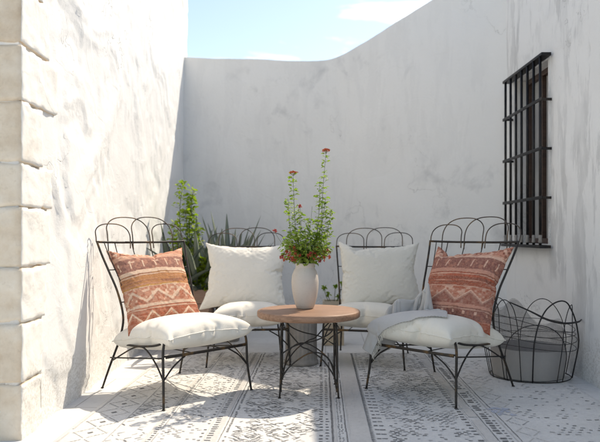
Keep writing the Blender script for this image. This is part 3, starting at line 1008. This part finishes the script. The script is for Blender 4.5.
def leaf(mb, p, d, up, L, W, mi=0, cup=.25, lobes=False):
    d = Vector(d).normalized(); up = Vector(up)
    s = d.cross(up)
    s = s.normalized() if s.length > 1e-4 else d.orthogonal().normalized()
    n_ = s.cross(d)
    p = Vector(p)
    if lobes:
        pr = [(0, .1), (.18, .75), (.45, 1.0), (.62, .72), (.75, .80), (.93, .42), (1, .05)]
    else:
        pr = [(0, .08), (.25, .75), (.5, 1.0), (.78, .65), (1, .03)]
    vs = []
    for t, w_ in pr:
        c = p + d * (L * t) - n_ * (L * cup * t * t)
        e = W * .5 * w_
        vs += [c - s * e + n_ * e * .35, c, c + s * e + n_ * e * .35]
    fs = []
    for i in range(len(pr) - 1):
        a = i * 3
        fs += [(a, a + 1, a + 4, a + 3), (a + 1, a + 2, a + 5, a + 4)]
    mb.add(vs, fs, mi)
def rdir(r=R, up=0.0):
    a = r.uniform(0, 2 * math.pi); z = r.uniform(-1, 1)
    q_ = math.sqrt(1 - z * z); return V(q_ * math.cos(a), q_ * math.sin(a), z + up).normalized()
def flower(mb, p, r_, mi=0, up=V(0, 0, 1), n=14):
    for k in range(n):
        d = (up * R.uniform(.15, 1.0) + rdir() * .9).normalized()
        leaf(mb, p + d * r_ * .15, d, rdir(), r_ * R.uniform(.7, 1.05), r_ * .55, mi, .2)

fp = empty('flowering_stems', (VX, VY, VZ + .20))
tag(fp, 'leafy green stems with brick red flower heads arranged in the sand coloured vase', 'flowers')
O = V(VX, VY, VZ + .20)
st = MB(); lf = MB(); fl = MB()
def stem_line(p0, p1, bow, n=14):
    pts = []
    side = rdir(); side.z = 0
    for k in range(n + 1):
        t = k / n
        pts.append(p0.lerp(p1, t) + side * bow * math.sin(math.pi * t) + V(.006 * math.sin(7 * t + p1.x * 40), 0, 0))
    return pts
base = V(0, 0, .06)
talls = [(V(.15, .0, .915), .010), (V(-.085, -.02, .755), .010), (V(.105, .03, .70), .02), (V(-.045, .03, .50), .02), (V(-.12, .02, .58), .02), (V(.19, -.01, .50), .02), (V(.03, .04, .44), .02), (V(.145, -.05, .58), .01)]
for ti, (tip, bow) in enumerate(talls):
    b = base + V(tip.x * .12, tip.y * .2, .06)
    # rise outward first, then up
    mid = V(tip.x * .75, tip.y, tip.z * .42)
    raw = [b, b.lerp(mid, .5) + V(0, 0, .02), mid, mid.lerp(tip, .5) + V(R.uniform(-.008, .008), 0, 0), tip]
    pts, rr = spline(raw, [.003, .0028, .0024, .0018, .0011], 8)
    st.tube(pts, rr, 6)
    n = len(pts)
    last = 0
    for i in range(3, n - 1):
        f = i / n
        p = pts[i]
        cnt = 6 if noise.noise(V(f * 11, ti * 3.7, 0)) > -.1 else 2
        for k in range(cnt):
            if R.random() < .12: continue
            a = R.uniform(0, 6.28)
            d = V(math.cos(a), math.sin(a), R.uniform(-.1, .7))
            off = R.uniform(.006, .056 if f < .75 else .028) * (1.15 - .5 * f)
            tipp = p + d.normalized() * off
            st.tube([p, tipp], .0008, 4, caps=False)
            L = R.uniform(.020, .036) * (1.2 - .42 * f)
            leaf(lf, tipp, d + rdir() * .5, V(0, 0, 1) + rdir() * .6, L, L * R.uniform(.65, .95), 0, R.uniform(.1, .5), True)
    if ti == 0 or ti == 1:
        for k in range(34):
            a = R.uniform(0, 6.28); rr_ = .031 * math.sqrt(R.random())
            c = tip + V(rr_ * math.cos(a), rr_ * math.sin(a), .012 - rr_ * .45 + R.uniform(-.003, .003))
            if k % 3 == 0: st.tube([tip - V(0, 0, .02), c], .0006, 4, caps=False)
            flower(fl, c, .010, 0, n=5)
# bushy base
for k in range(470):
    a = R.uniform(0, 6.28)
    hz = R.random()
    rad = (.055 + .125 * math.sin(min(1, hz * 1.35 + .12) * math.pi * .62)) * math.sqrt(R.uniform(.25, 1))
    if hz > .62: rad *= 1 - (hz - .62) * 1.3
    p = V(rad * math.cos(a), rad * .85 * math.sin(a), .115 + hz * .22)
    d = V(math.cos(a), math.sin(a), R.uniform(-.5, .8))
    L = R.uniform(.018, .034)
    leaf(lf, p, d + rdir() * .6, V(0, 0, 1) + rdir() * .5, L, L * R.uniform(.6, .9), 0, R.uniform(.1, .5), True)
    if k % 9 == 0: st.tube([base + V(0, 0, .05), p * .6 + V(0, 0, .05), p], .0014, 5, 3)
for k in range(85):
    a = R.uniform(0, 6.28); rad = R.uniform(.10, .178)
    c = V(rad * math.cos(a), rad * .8 * math.sin(a), .135 + R.uniform(0, .105))
    flower(fl, c, R.uniform(.011, .020), 0 if R.random() < .7 else 1, V(math.cos(a), math.sin(a), .4), n=10)
st.build('stem', M['stem'], fp); lf.build('foliage', M['leaf_vase'], fp, smooth=False)
fl.build('blossom', [M['red'], M['pink']], fp, smooth=False)
# two loose sprigs with small pink heads
for (dx, dz, r_) in ((-.215, .345, .016), (-.035, .52, .014), (.05, .52, .008)):
    mb = MB(); tip = V(dx, -.02, dz)
    if r_ > .01:
        flower(mb, tip, r_ * 1.15, 0, n=24); mb.build('blossom', M['pink'], fp, smooth=False)
    mb = MB(); mb.tube([V(dx * .2, 0, .15), V(dx * .75, -.01, dz * .75), tip], .0011, 5, 6)
    for k in range(7):
        t = .45 + .08 * k; p = V(dx * t, -.01, .15 + (dz - .15) * t)
        mb2 = rdir()
    mb.build('stem', M['stem'], fp)

# ------------------------------------------------------------------ stone drum under / behind the table, small pot
mb = MB()
mb.lathe([(.135, 0), (.145, .006), (.145, .03), (.135, .04), (.131, .06), (.128, .22), (.131, .38), (.138, .40), (.145, .41), (.145, .44), (.14, .445), (.0005, .445)], seg=120,
         mod=lambda a, h: 1 + (.035 * abs(math.sin(a * 12)) if .045 < h < .395 else 0))
o = mb.build('drum_stool', M['drum'], loc=(.01, 5.37, .016), auto=60)
tag(o, 'grey fluted stone drum stool standing behind the coffee table', 'stool')

pot = empty('flower_pot', (.335, 6.42, 0))
tag(pot, 'tan wooden box pot between the two back chairs', 'pot')
mb = MB()
for s in (-1, 1):
    mb.box((s * .095, 0, .22), (.016, .20, .44), bev=.003); mb.box((0, s * .092, .221), (.174, .016, .438), bev=.003)
mb.box((0, 0, .39), (.172, .168, .01)); mb.build('box_wall', M['tan'], pot, auto=40)
mb = MB(); mb.box((0, 0, .405), (.172, .166, .02)); mb.build('soil', M['soil'], pot)
sp = empty('young_sprig', (.335, 6.42, .41))
tag(sp, 'sparse yellow green sprigs growing in the tan box pot', 'plant')
mb = MB(); ml = MB()
for (dx, dz) in ((-.05, .09), (.02, .17), (.085, .20), (-.09, .15), (.05, .07)):
    tip = V(dx, R.uniform(-.04, .04), dz)
    mb.tube([V(dx * .4, 0, 0), V(dx * .8, 0, dz * .5), tip], .003, 5, 4)
    for k in range(22): leaf(ml, tip + rdir() * .012, rdir(up=.3), rdir(), R.uniform(.02, .036), .02, 0, .3)
mb.build('stem', M['stem'], sp); ml.build('foliage', M['leaf_bush'], sp, smooth=False)

# ------------------------------------------------------------------ planter and its plants at the back left
PX0, PX1, PY0, PY1, PH = -1.47, -.90, 6.28, 6.68, .56
pl = empty('planter_box', ((PX0 + PX1) / 2, (PY0 + PY1) / 2, 0))
tag(pl, 'long rosy wooden planter box in the back left corner', 'planter')
pw, pd = PX1 - PX0, PY1 - PY0
mb = MB()
for j in range(4):
    z = .07 + j * .14
    for s in (-1, 1):
        mb.box((0, s * (pd / 2 - .011), z), (pw, .022, .135), bev=.004)
        mb.box((s * (pw / 2 - .011), 0, z), (.021, pd - .046, .134), bev=.004)
mb.build('plank', M['planter'], pl, auto=40)
mb = MB(); mb.box((0, 0, .25), (pw - .046, pd - .046, .50)); mb.build('soil', M['soil'], pl)

def agave(loc, n, L, lab, seed, wid=.05, mat='leaf_agave', low=.25):
    r = random.Random(seed)
    e = empty('agave', loc); tag(e, lab, 'agave', None)
    for k in range(n):
        mb = MB()
        a = k * 2.399 + r.uniform(-.2, .2); el = low + (1.40 - low) * (k / n) + r.uniform(-.08, .08)
        l_ = L * r.uniform(.8, 1.1); w_ = wid * r.uniform(.8, 1.15)
        d = V(math.cos(a) * math.cos(el), math.sin(a) * math.cos(el), math.sin(el))
        s = V(-math.sin(a), math.cos(a), 0); up = s.cross(d) * -1
        if up.z < 0: up = -up
        vs = []; M_ = 12
        for i in range(M_ + 1):
            t = i / M_
            c = V(math.cos(a), math.sin(a), 0) * .02 + d * l_ * t + V(0, 0, -1) * (.16 * l_ * t * t * t * math.cos(el))
            w2 = w_ * (.55 + .9 * t - .2 * t * t) * (1 - t ** 2.6) * .5 + .001
            vs += [c - s * w2 + up * w2 * .55, c + up * 0, c + s * w2 + up * w2 * .55, c - up * w_ * .12 * (1 - t)]
        fs = []
        for i in range(M_):
            b = i * 4
            fs += [(b, b + 1, b + 5, b + 4), (b + 1, b + 2, b + 6, b + 5), (b + 2, b + 3, b + 7, b + 6), (b + 3, b, b + 4, b + 7)]
        mb.add(vs, fs); mb.build('blade', M[mat], e)
    return e
agave((-1.03, 6.47, .50), 28, .80, 'grey green agave with pointed blades at the right end of the planter', 3, .075)
agave((-1.27, 6.38, .50), 18, .70, 'broad leaved dark agave at the left end of the planter, against the sunlit wall', 9, .10, 'leaf_dark')
e = agave((-.74, 6.62, .0), 30, .98, 'grey green agave with long narrow blades beside the planter, behind the cream pillow', 21, .065, low=.85)
e.location.z = .36
pt = MB(); pt.lathe([(.10, 0), (.11, .01), (.135, .34), (.15, .345), (.15, .38), (.135, .38), (.128, .355), (.0005, .35)], seg=40)
o = pt.build('round_pot', M['drum'], loc=(-.74, 6.62, 0), auto=45); tag(o, 'round grey pot beside the planter, behind the cream pillow', 'pot')

def bush(name, loc, stems, lab, mat, seed, leafL=(.03, .05)):
    r = random.Random(seed)
    e = empty(name, loc); tag(e, lab, 'shrub')
    mb = MB(); ml = MB()
    for (dx, dy, h) in stems:
        raw = [V(dx * .2, dy * .2, 0), V(dx * .5 + r.uniform(-.03, .03), dy * .5, h * .35), V(dx * .8 + r.uniform(-.05, .05), dy * .8, h * .7), V(dx, dy, h)]
        pts, rr = spline(raw, [.008, .006, .004, .002], 10)
        mb.tube(pts, rr, 6)
        for i in range(4, len(pts)):
            f = i / len(pts)
            dens = 3 + 4 * (noise.noise(V(dx * 9, h, f * 6)) > -.05)
            for k in range(dens):
                d = rdir(r); d.z = abs(d.z) * .6
                o_ = r.uniform(.01, .075) * (1.1 - .5 * f)
                q_ = pts[i] + d * o_
                if k % 2 == 0: mb.tube([pts[i], q_], .0016, 4, caps=False)
                L = r.uniform(*leafL)
                leaf(ml, q_, d + rdir(r) * .6, V(0, 0, 1) + rdir(r) * .7, L, L * r.uniform(.6, .85), 0, r.uniform(.1, .4), True)
    mb.build('stem', M['stem'], e); ml.build('foliage', M[mat], e, smooth=False)
bush('leafy_shrub', (-1.17, 6.52, .50), [(-.03, 0, 1.14), (.07, .03, 1.05), (.0, -.05, .85), (-.12, .02, .72), (.13, 0, .66), (-.05, -.06, .50), (.09, -.07, .42), (-.15, -.04, .38), (.04, .05, 1.0)],
     'tall bright green shrub rising from the planter in the corner', 'leaf_bush', 4)
bush('leafy_shrub', (-.98, 6.36, .50), [(.02, 0, .34), (-.05, .0, .26), (.09, .01, .22)], 'small lime green shoot low between the agaves', 'leaf_bush', 8, (.035, .06))
# low succulents along the front edge
e = empty('succulent_mat', (-1.08, 6.36, .51)); tag(e, 'low blue grey succulent cushion spilling over the front of the planter', 'plant')
ml = MB()
for k in range(520):
    x = R.uniform(-.16, .17); y = R.uniform(-.05, .06); h = .05 + .045 * noise.noise(V(x * 12, y * 12, 3))
    leaf(ml, V(x, y, R.uniform(.02, h + .03)), rdir(up=.5), rdir(), R.uniform(.025, .045), .013, 0, .2)
ml.build('foliage', M['leaf_blue'], e, smooth=False)

# ------------------------------------------------------------------ wire basket with felt bin
BX, BY = 1.735, 4.93
bk = empty('wire_basket', (BX + .04, BY - .02, .016))
tag(bk, 'loose round basket of bent black wire standing by the right wall around the grey bin', 'basket')
RB = .325
def ringp(z, r_, wob, ph, a0=0, a1=2 * math.pi, n=30, tilt=0):
    pts = []
    for k in range(n + 1):
        a = a0 + (a1 - a0) * k / n
        pts.append((r_ * math.cos(a), r_ * .92 * math.sin(a), z + wob * math.sin(a * 2 + ph) + tilt * math.cos(a)))
    return pts
mb = MB(); mb.tube(ringp(.006, RB * .92, 0, 0), .004, 6); mb.build('base_ring', M['basket_wire'], bk)
for (z, r_, wob, ph, tl) in ((.25, 1.03, .012, 0, -.015), (.31, 1.05, .016, 1.0, -.02), (.355, 1.02, .02, 2.2, -.04), (.42, 1.0, .022, .5, -.05)):
    mb = MB(); mb.tube(ringp(z, RB * r_, wob, ph, tilt=tl), .0024, 6); mb.build('ring', M['basket_wire'], bk)
def hoopb(a0, a1, top, z0=.0, r_=.0033, lean=.0):
    pts = []
    n = 16
    for k in range(n + 1):
        t = k / n
        a = a0 + (a1 - a0) * (.5 - .5 * math.cos(math.pi * t))
        z = z0 + (top - z0) * math.sin(math.pi * t) ** .55
        rr = RB * (.93 + .14 * math.sin(math.pi * min(1, z / .55)))
        pts.append((rr * math.cos(a), rr * .92 * math.sin(a), max(z, .004)))
    m_ = MB(); m_.tube(pts, r_, 7, 3); m_.build('hoop', M['basket_wire'], bk)
D = math.radians
hoopb(D(-170), D(-120), .60); hoopb(D(-105), D(-20), .60, r_=.0055); hoopb(D(-70), D(10), .56)
hoopb(D(20), D(85), .57); hoopb(D(95), D(160), .58); hoopb(D(150), D(215), .62); hoopb(D(-140), D(-60), .43)
mb = MB()   # handle arc, dips from left to right
mb.tube([(-.22, -.20, .585), (-.10, -.27, .53), (.02, -.30, .47), (.15, -.27, .44), (.30, -.16, .435), (.37, -.06, .44)], [.004, .006, .008, .008, .007, .004], 8, 6)
mb.build('handle', M['basket_wire'], bk)
bn = empty('felt_bin', (BX + .03, BY + .0, .018)); bn.scale = (.93, .93, .92)
tag(bn, 'grey felt storage bin with a sheer net collar, inside the wire basket', 'bin')
mb = MB()
mb.lathe([(.27, .0), (.285, .01), (.292, .10), (.296, .24), (.290, .246), (.284, .24), (.275, .03), (.0005, .025)], seg=64, mod=lambda a, h: 1 + .012 * math.sin(2 * a + 1) + .006 * math.sin(7 * a + h * 9))
mb.build('tub', M['felt'], bn, auto=50)
mb = MB(); n = 72; vs = []; rows = 10
for j in range(rows + 1):
    t = j / rows
    for k in range(n):
        a = 2 * math.pi * k / n
        H = .24 + (.33 - .13 * math.cos(a) - .03 * math.sin(3 * a)) * t * (.85 + .15 * math.sin(a * 5))
        rr = .293 + .01 * math.sin(a * 9 + t * 3) * t - .02 * t
        vs.append((rr * math.cos(a), rr * math.sin(a), H))
mb.add(vs, [(j * n + k, j * n + (k + 1) % n, (j + 1) * n + (k + 1) % n, (j + 1) * n + k) for j in range(rows) for k in range(n)])
mb.build('net_collar', M['net'], bn)

# ------------------------------------------------------------------ grey throw: a small particle cloth dropped on the right chair
from mathutils.bvhtree import BVHTree
bpy.context.view_layer.update()
def throw_cloth():
    CM = chair_mat(1); INV = CM.inverted()
    body_points = []; body_faces = []
    for o in (CUO[1], PIL4):
        mw = INV @ o.matrix_world; b = len(body_points)
        body_points += [mw @ v.co for v in o.data.vertices]
        body_faces += [tuple(b + i for i in p.vertices) for p in o.data.polygons]
    bv = BVHTree.FromPolygons(body_points, body_faces)
    x0, y0, st, n = -.62, -.70, .01, 122
    H = np.full((n, n), -.2)
    for i in range(n):
        for j in range(n):
            hit = bv.ray_cast(V(x0 + i * st, y0 + j * st, 2), V(0, 0, -1))[0]
            if hit is not None: H[i, j] = hit.z
    # blunt the rims a little so that the cloth rolls over them
    for _ in range(2):
        P_ = np.pad(H, 1, mode='edge')
        S = (P_[:-2, 1:-1] + P_[2:, 1:-1] + P_[1:-1, :-2] + P_[1:-1, 2:]) / 4
        H = np.maximum(H, .5 * H + .5 * S)
    slope_x, slope_y = np.gradient(H, st)
    A, B = np.array((-.335, -.44)), np.array((.22, -.19))     # fringe line on the cushion
    NU, NVV, s = 44, 58, .0150
    K = 46      # the crest row: cloth beyond it hangs down behind
    U = np.linspace(0, 1, NU + 1)[:, None]; W = np.linspace(0, 1, NVV + 1)[None, :]
    zz = (np.arange(NU + 1) % 8 < 4) * 2 - 1.0
    uu = np.arange(NU + 1) / NU
    fold = (np.sin(uu ** 1.3 * 2 * np.pi * 1.4 + .4) + .35 * np.sin(uu * 2 * np.pi * 3.1 + 1.7))[:, None]
    Pf = np.zeros((NU + 1, NVV + 1, 3)); top = np.array((-.46, -.05, .515)), np.array((-.11, .085, .73))
    for c in range(2):
        Pf[..., c] = (A[c] + (B[c] - A[c]) * U) * (1 - W) + (top[0][c] + (top[1][c] - top[0][c]) * U) * W
    Pf[..., 2] = .565 * (1 - W) + (top[0][2] + (top[1][2] - top[0][2]) * U) * W + .10 * np.sin(np.pi * W)
    over = np.clip(W - K / NVV, 0, 1) / (1 - K / NVV)
    Wk = np.clip(W * NVV / K, 0, 1)
    for c in range(3):
        a0 = A[c] if c < 2 else .565; b0 = B[c] if c < 2 else .565
        Pf[..., c] = (a0 + (b0 - a0) * U) * (1 - Wk) + (top[0][c] + (top[1][c] - top[0][c]) * U) * Wk
    Pf[..., 2] += .06 * np.sin(np.pi * Wk) - .10 * over
    Pf[..., 1] += .10 * over; Pf[..., 0] -= .03 * over
    Pf[..., 2] += fold * .022 * Wk
    Pf[..., 1] += fold * -.035 * Wk
    X = Pf.copy(); Vv = np.zeros_like(X)
    pin = X[:, K].copy()
    def solve(ia, ib, L, k):
        d = X[ib] - X[ia]; l = np.sqrt((d ** 2).sum(-1, keepdims=True)) + 1e-9
        c = d * ((l - L) / l) * .5 * k
        X[ia] += c; X[ib] -= c
    sl = slice
    cons = []
    for a in (0, 1):
        cons.append(((sl(a, NU, 2), sl(None)), (sl(a + 1, NU + 1, 2), sl(None)), s, 1))
        cons.append(((sl(None), sl(a, NVV, 2)), (sl(None), sl(a + 1, NVV + 1, 2)), s, 1))
        cons.append(((sl(a, NU, 2), sl(0, NVV)), (sl(a + 1, NU + 1, 2), sl(1, NVV + 1)), s * 1.414, .35))
        cons.append(((sl(a, NU, 2), sl(1, NVV + 1)), (sl(a + 1, NU + 1, 2), sl(0, NVV)), s * 1.414, .35))
    for a in range(4):
        m1 = len(range(a + 2, NU + 1, 4)); m2 = len(range(a + 2, NVV + 1, 4))
        cons.append(((sl(a, a + 4 * m1 - 3, 4), sl(None)), (sl(a + 2, None, 4), sl(None)), 2 * s, .12))
        cons.append(((sl(None), sl(a, a + 4 * m2 - 3, 4)), (sl(None), sl(a + 2, None, 4)), 2 * s, .12))
    for it in range(230):
        Vv[..., 2] -= 9.8 * .012
        Vv *= .965
        Xo = X.copy(); X = X + Vv * .012
        for sub in range(9):
            for (ia, ib, L, k) in cons:
                solve(ia, ib, L, k)
            X[4:-4, K] = pin[4:-4]
        fi = np.clip((X[..., 0] - x0) / st, 0, n - 2); fj = np.clip((X[..., 1] - y0) / st, 0, n - 2)
        i = fi.astype(int); j = fj.astype(int); u = fi - i; v = fj - j
        def bl(G): return (G[i, j] * (1 - u) + G[i + 1, j] * u) * (1 - v) + (G[i, j + 1] * (1 - u) + G[i + 1, j + 1] * u) * v
        dep = bl(H) + .010 - X[..., 2]
        gx, gy = bl(slope_x), bl(slope_y); nl = np.sqrt(1 + gx * gx + gy * gy)
        m = (dep > 0)
        dd = np.minimum(np.where(m, dep, 0) / nl, .03)
        X[..., 0] += -gx / nl * dd; X[..., 1] += -gy / nl * dd; X[..., 2] += dd / nl
        X[..., 2] = np.maximum(X[..., 2], .02)
        X[m] = X[m] * .45 + Xo[m] * .55
        Vv = (X - Xo) / .012
        Vv[m] *= .5
        sp_ = np.sqrt((Vv ** 2).sum(-1, keepdims=True)); Vv *= np.minimum(1, 1.5 / (sp_ + 1e-9))
    return X, CM
TXX, TCM = throw_cloth()
U3 = upsample(TXX, 3)
INVC = TCM.inverted()
skin = BVHTree.FromPolygons([INVC @ CUO[1].matrix_world @ v.co for v in CUO[1].data.vertices], [tuple(p.vertices) for p in CUO[1].data.polygons])
for i in range(U3.shape[0]):
    for j in range(U3.shape[1]):
        c = Vector(U3[i, j]); loc, nn, _, dist = skin.find_nearest(c)
        e_ = (c - loc).dot(nn)
        if e_ < .0065 and dist < .05: U3[i, j] = np.array(loc + nn * .0065)
nu, nv = U3.shape[:2]
flat_ = U3.reshape(-1, 3)
ids = np.arange(nu * nv).reshape(nu, nv)
F = np.stack([ids[:-1, :-1], ids[1:, :-1], ids[1:, 1:], ids[:-1, 1:]], -1).reshape(-1, 4)
tr = empty('knitted_throw', (TCM @ V(-.1, -.1, .5)))
tag(tr, 'soft grey fringed throw draped over the front corner of the right chair and its cushion', 'throw')
TI = Matrix.Translation(-tr.location) @ TCM
me = bpy.data.meshes.new('blanket'); me.from_pydata([tuple(TI @ Vector(p)) for p in flat_], [], F.tolist())
uvl = me.uv_layers.new(name='UVMap')
uvg = np.stack(np.meshgrid(np.linspace(0, 1, nu), np.linspace(0, 1, nv), indexing='ij'), -1).reshape(-1, 2)
uvl.data.foreach_set('uv', uvg[F.ravel()].ravel().astype(np.float32))
bl_ = link('blanket', me, M['throw'], tr)
so_ = bl_.modifiers.new('thickness', 'SOLIDIFY'); so_.thickness = .005; so_.offset = 0
fr = MB()
solid_trees = [BVHTree.FromPolygons([TCM.inverted() @ o.matrix_world @ v.co for v in o.data.vertices], [tuple(p.vertices) for p in o.data.polygons]) for o in (CUO[1], PIL4)]
for k in range(0, nu - 1):
    if k % 2: continue
    p = Vector(U3[k, 0]); d = (p - Vector(U3[k, 4])).normalized()
    pts = [p]
    dirv = d
    c = p.copy()
    L_ = R.uniform(.034, .048)
    for m_ in range(5):
        dirv = (dirv + V(R.uniform(-.12, .12), R.uniform(-.12, .12), -.45)).normalized()
        c = c + dirv * L_ / 5
        for tree_ in solid_trees:
            loc, nn, _, dist = tree_.find_nearest(c)
            if loc is not None and (c - loc).dot(nn) < .004: c = loc + nn * .004
        pts.append(c.copy())
    fr.tube([TI @ q_ for q_ in pts], [.0016, .0015, .0014, .0014, .0013, .0010], 5)
    if k % 4 == 0: 
        e_ = TI @ p; fr.lathe([(.0005, -.003), (.0030, -.001), (.0030, .001), (.0005, .003)], e_, 6, mi=1)
fr.build('fringe', [M['linen2'], M['felt']], tr)

# ------------------------------------------------------------------ light, sky, camera
SV = V(.583, .56, 1.0).normalized()          # towards the sun
sun = bpy.data.lights.new('sun', 'SUN'); sun.energy = 2.75; sun.angle = math.radians(.55); sun.color = (1.0, .98, .945)
so = bpy.data.objects.new('sun', sun); COL.objects.link(so); so.location = (6, 6, 12)
so.rotation_euler = SV.to_track_quat('Z', 'Y').to_euler()
wd = bpy.data.worlds.new('World'); SC.world = wd; wd.use_nodes = True
nt = wd.node_tree; bg = nt.nodes['Background']
sky = nt.nodes.new('ShaderNodeTexSky'); sky.sky_type = 'NISHITA'; sky.sun_disc = False
sky.sun_elevation = math.asin(SV.z); sky.sun_rotation = math.atan2(SV.x, SV.y)
sky.altitude = 200; sky.air_density = 1.0; sky.dust_density = .9; sky.ozone_density = 1.8
tc = nt.nodes.new('ShaderNodeTexCoord'); mp = nt.nodes.new('ShaderNodeMapping')
mp.inputs['Scale'].default_value = (1.6, 1.6, 7.5); mp.inputs['Location'].default_value = (2.1, .9, .35)
nz = nt.nodes.new('ShaderNodeTexNoise'); nz.inputs['Scale'].default_value = 1.9; nz.inputs['Detail'].default_value = 7; nz.inputs['Roughness'].default_value = .55
nz.inputs['Distortion'].default_value = .3
rp = nt.nodes.new('ShaderNodeValToRGB'); rp.color_ramp.elements[0].position = .575; rp.color_ramp.elements[1].position = .70
mx = nt.nodes.new('ShaderNodeMix'); mx.data_type = 'RGBA'
L = nt.links.new
L(tc.outputs['Generated'], mp.inputs[0]); L(mp.outputs[0], nz.inputs['Vector']); L(nz.outputs['Fac'], rp.inputs[0])
L(rp.outputs[0], mx.inputs[0]); L(sky.outputs[0], mx.inputs[6]); mx.inputs[7].default_value = (7.5, 7.6, 7.8, 1)
L(mx.outputs[2], bg.inputs[0]); bg.inputs[1].default_value = .15

cam = bpy.data.cameras.new('camera'); co = bpy.data.objects.new('camera', cam); COL.objects.link(co)
co.location = (0, 0, 1.1); co.rotation_euler = (math.pi / 2, 0, 0)
cam.sensor_width = 36; cam.lens = 636 / 600 * 36; cam.shift_y = .0233; cam.clip_end = 500; cam.clip_start = .05
cam.dof.use_dof = True; cam.dof.focus_distance = 4.35; cam.dof.aperture_fstop = 1.8
SC.camera = co
SC.view_settings.view_transform = 'Standard'; SC.view_settings.look = 'None'; SC.view_settings.gamma = 1; SC.view_settings.exposure = .83
SC.view_settings.use_white_balance = True; SC.view_settings.white_balance_temperature = 7850
try: SC.view_settings.use_curve_mapping = False
except Exception: pass
SC.render.engine = 'CYCLES'
SC.cycles.use_denoising = True
SC.cycles.max_bounces = 10; SC.cycles.diffuse_bounces = 6; SC.cycles.transparent_max_bounces = 16
SC.cycles.use_adaptive_sampling = True; SC.cycles.adaptive_threshold = .02
SC.cycles.sample_clamp_indirect = 8
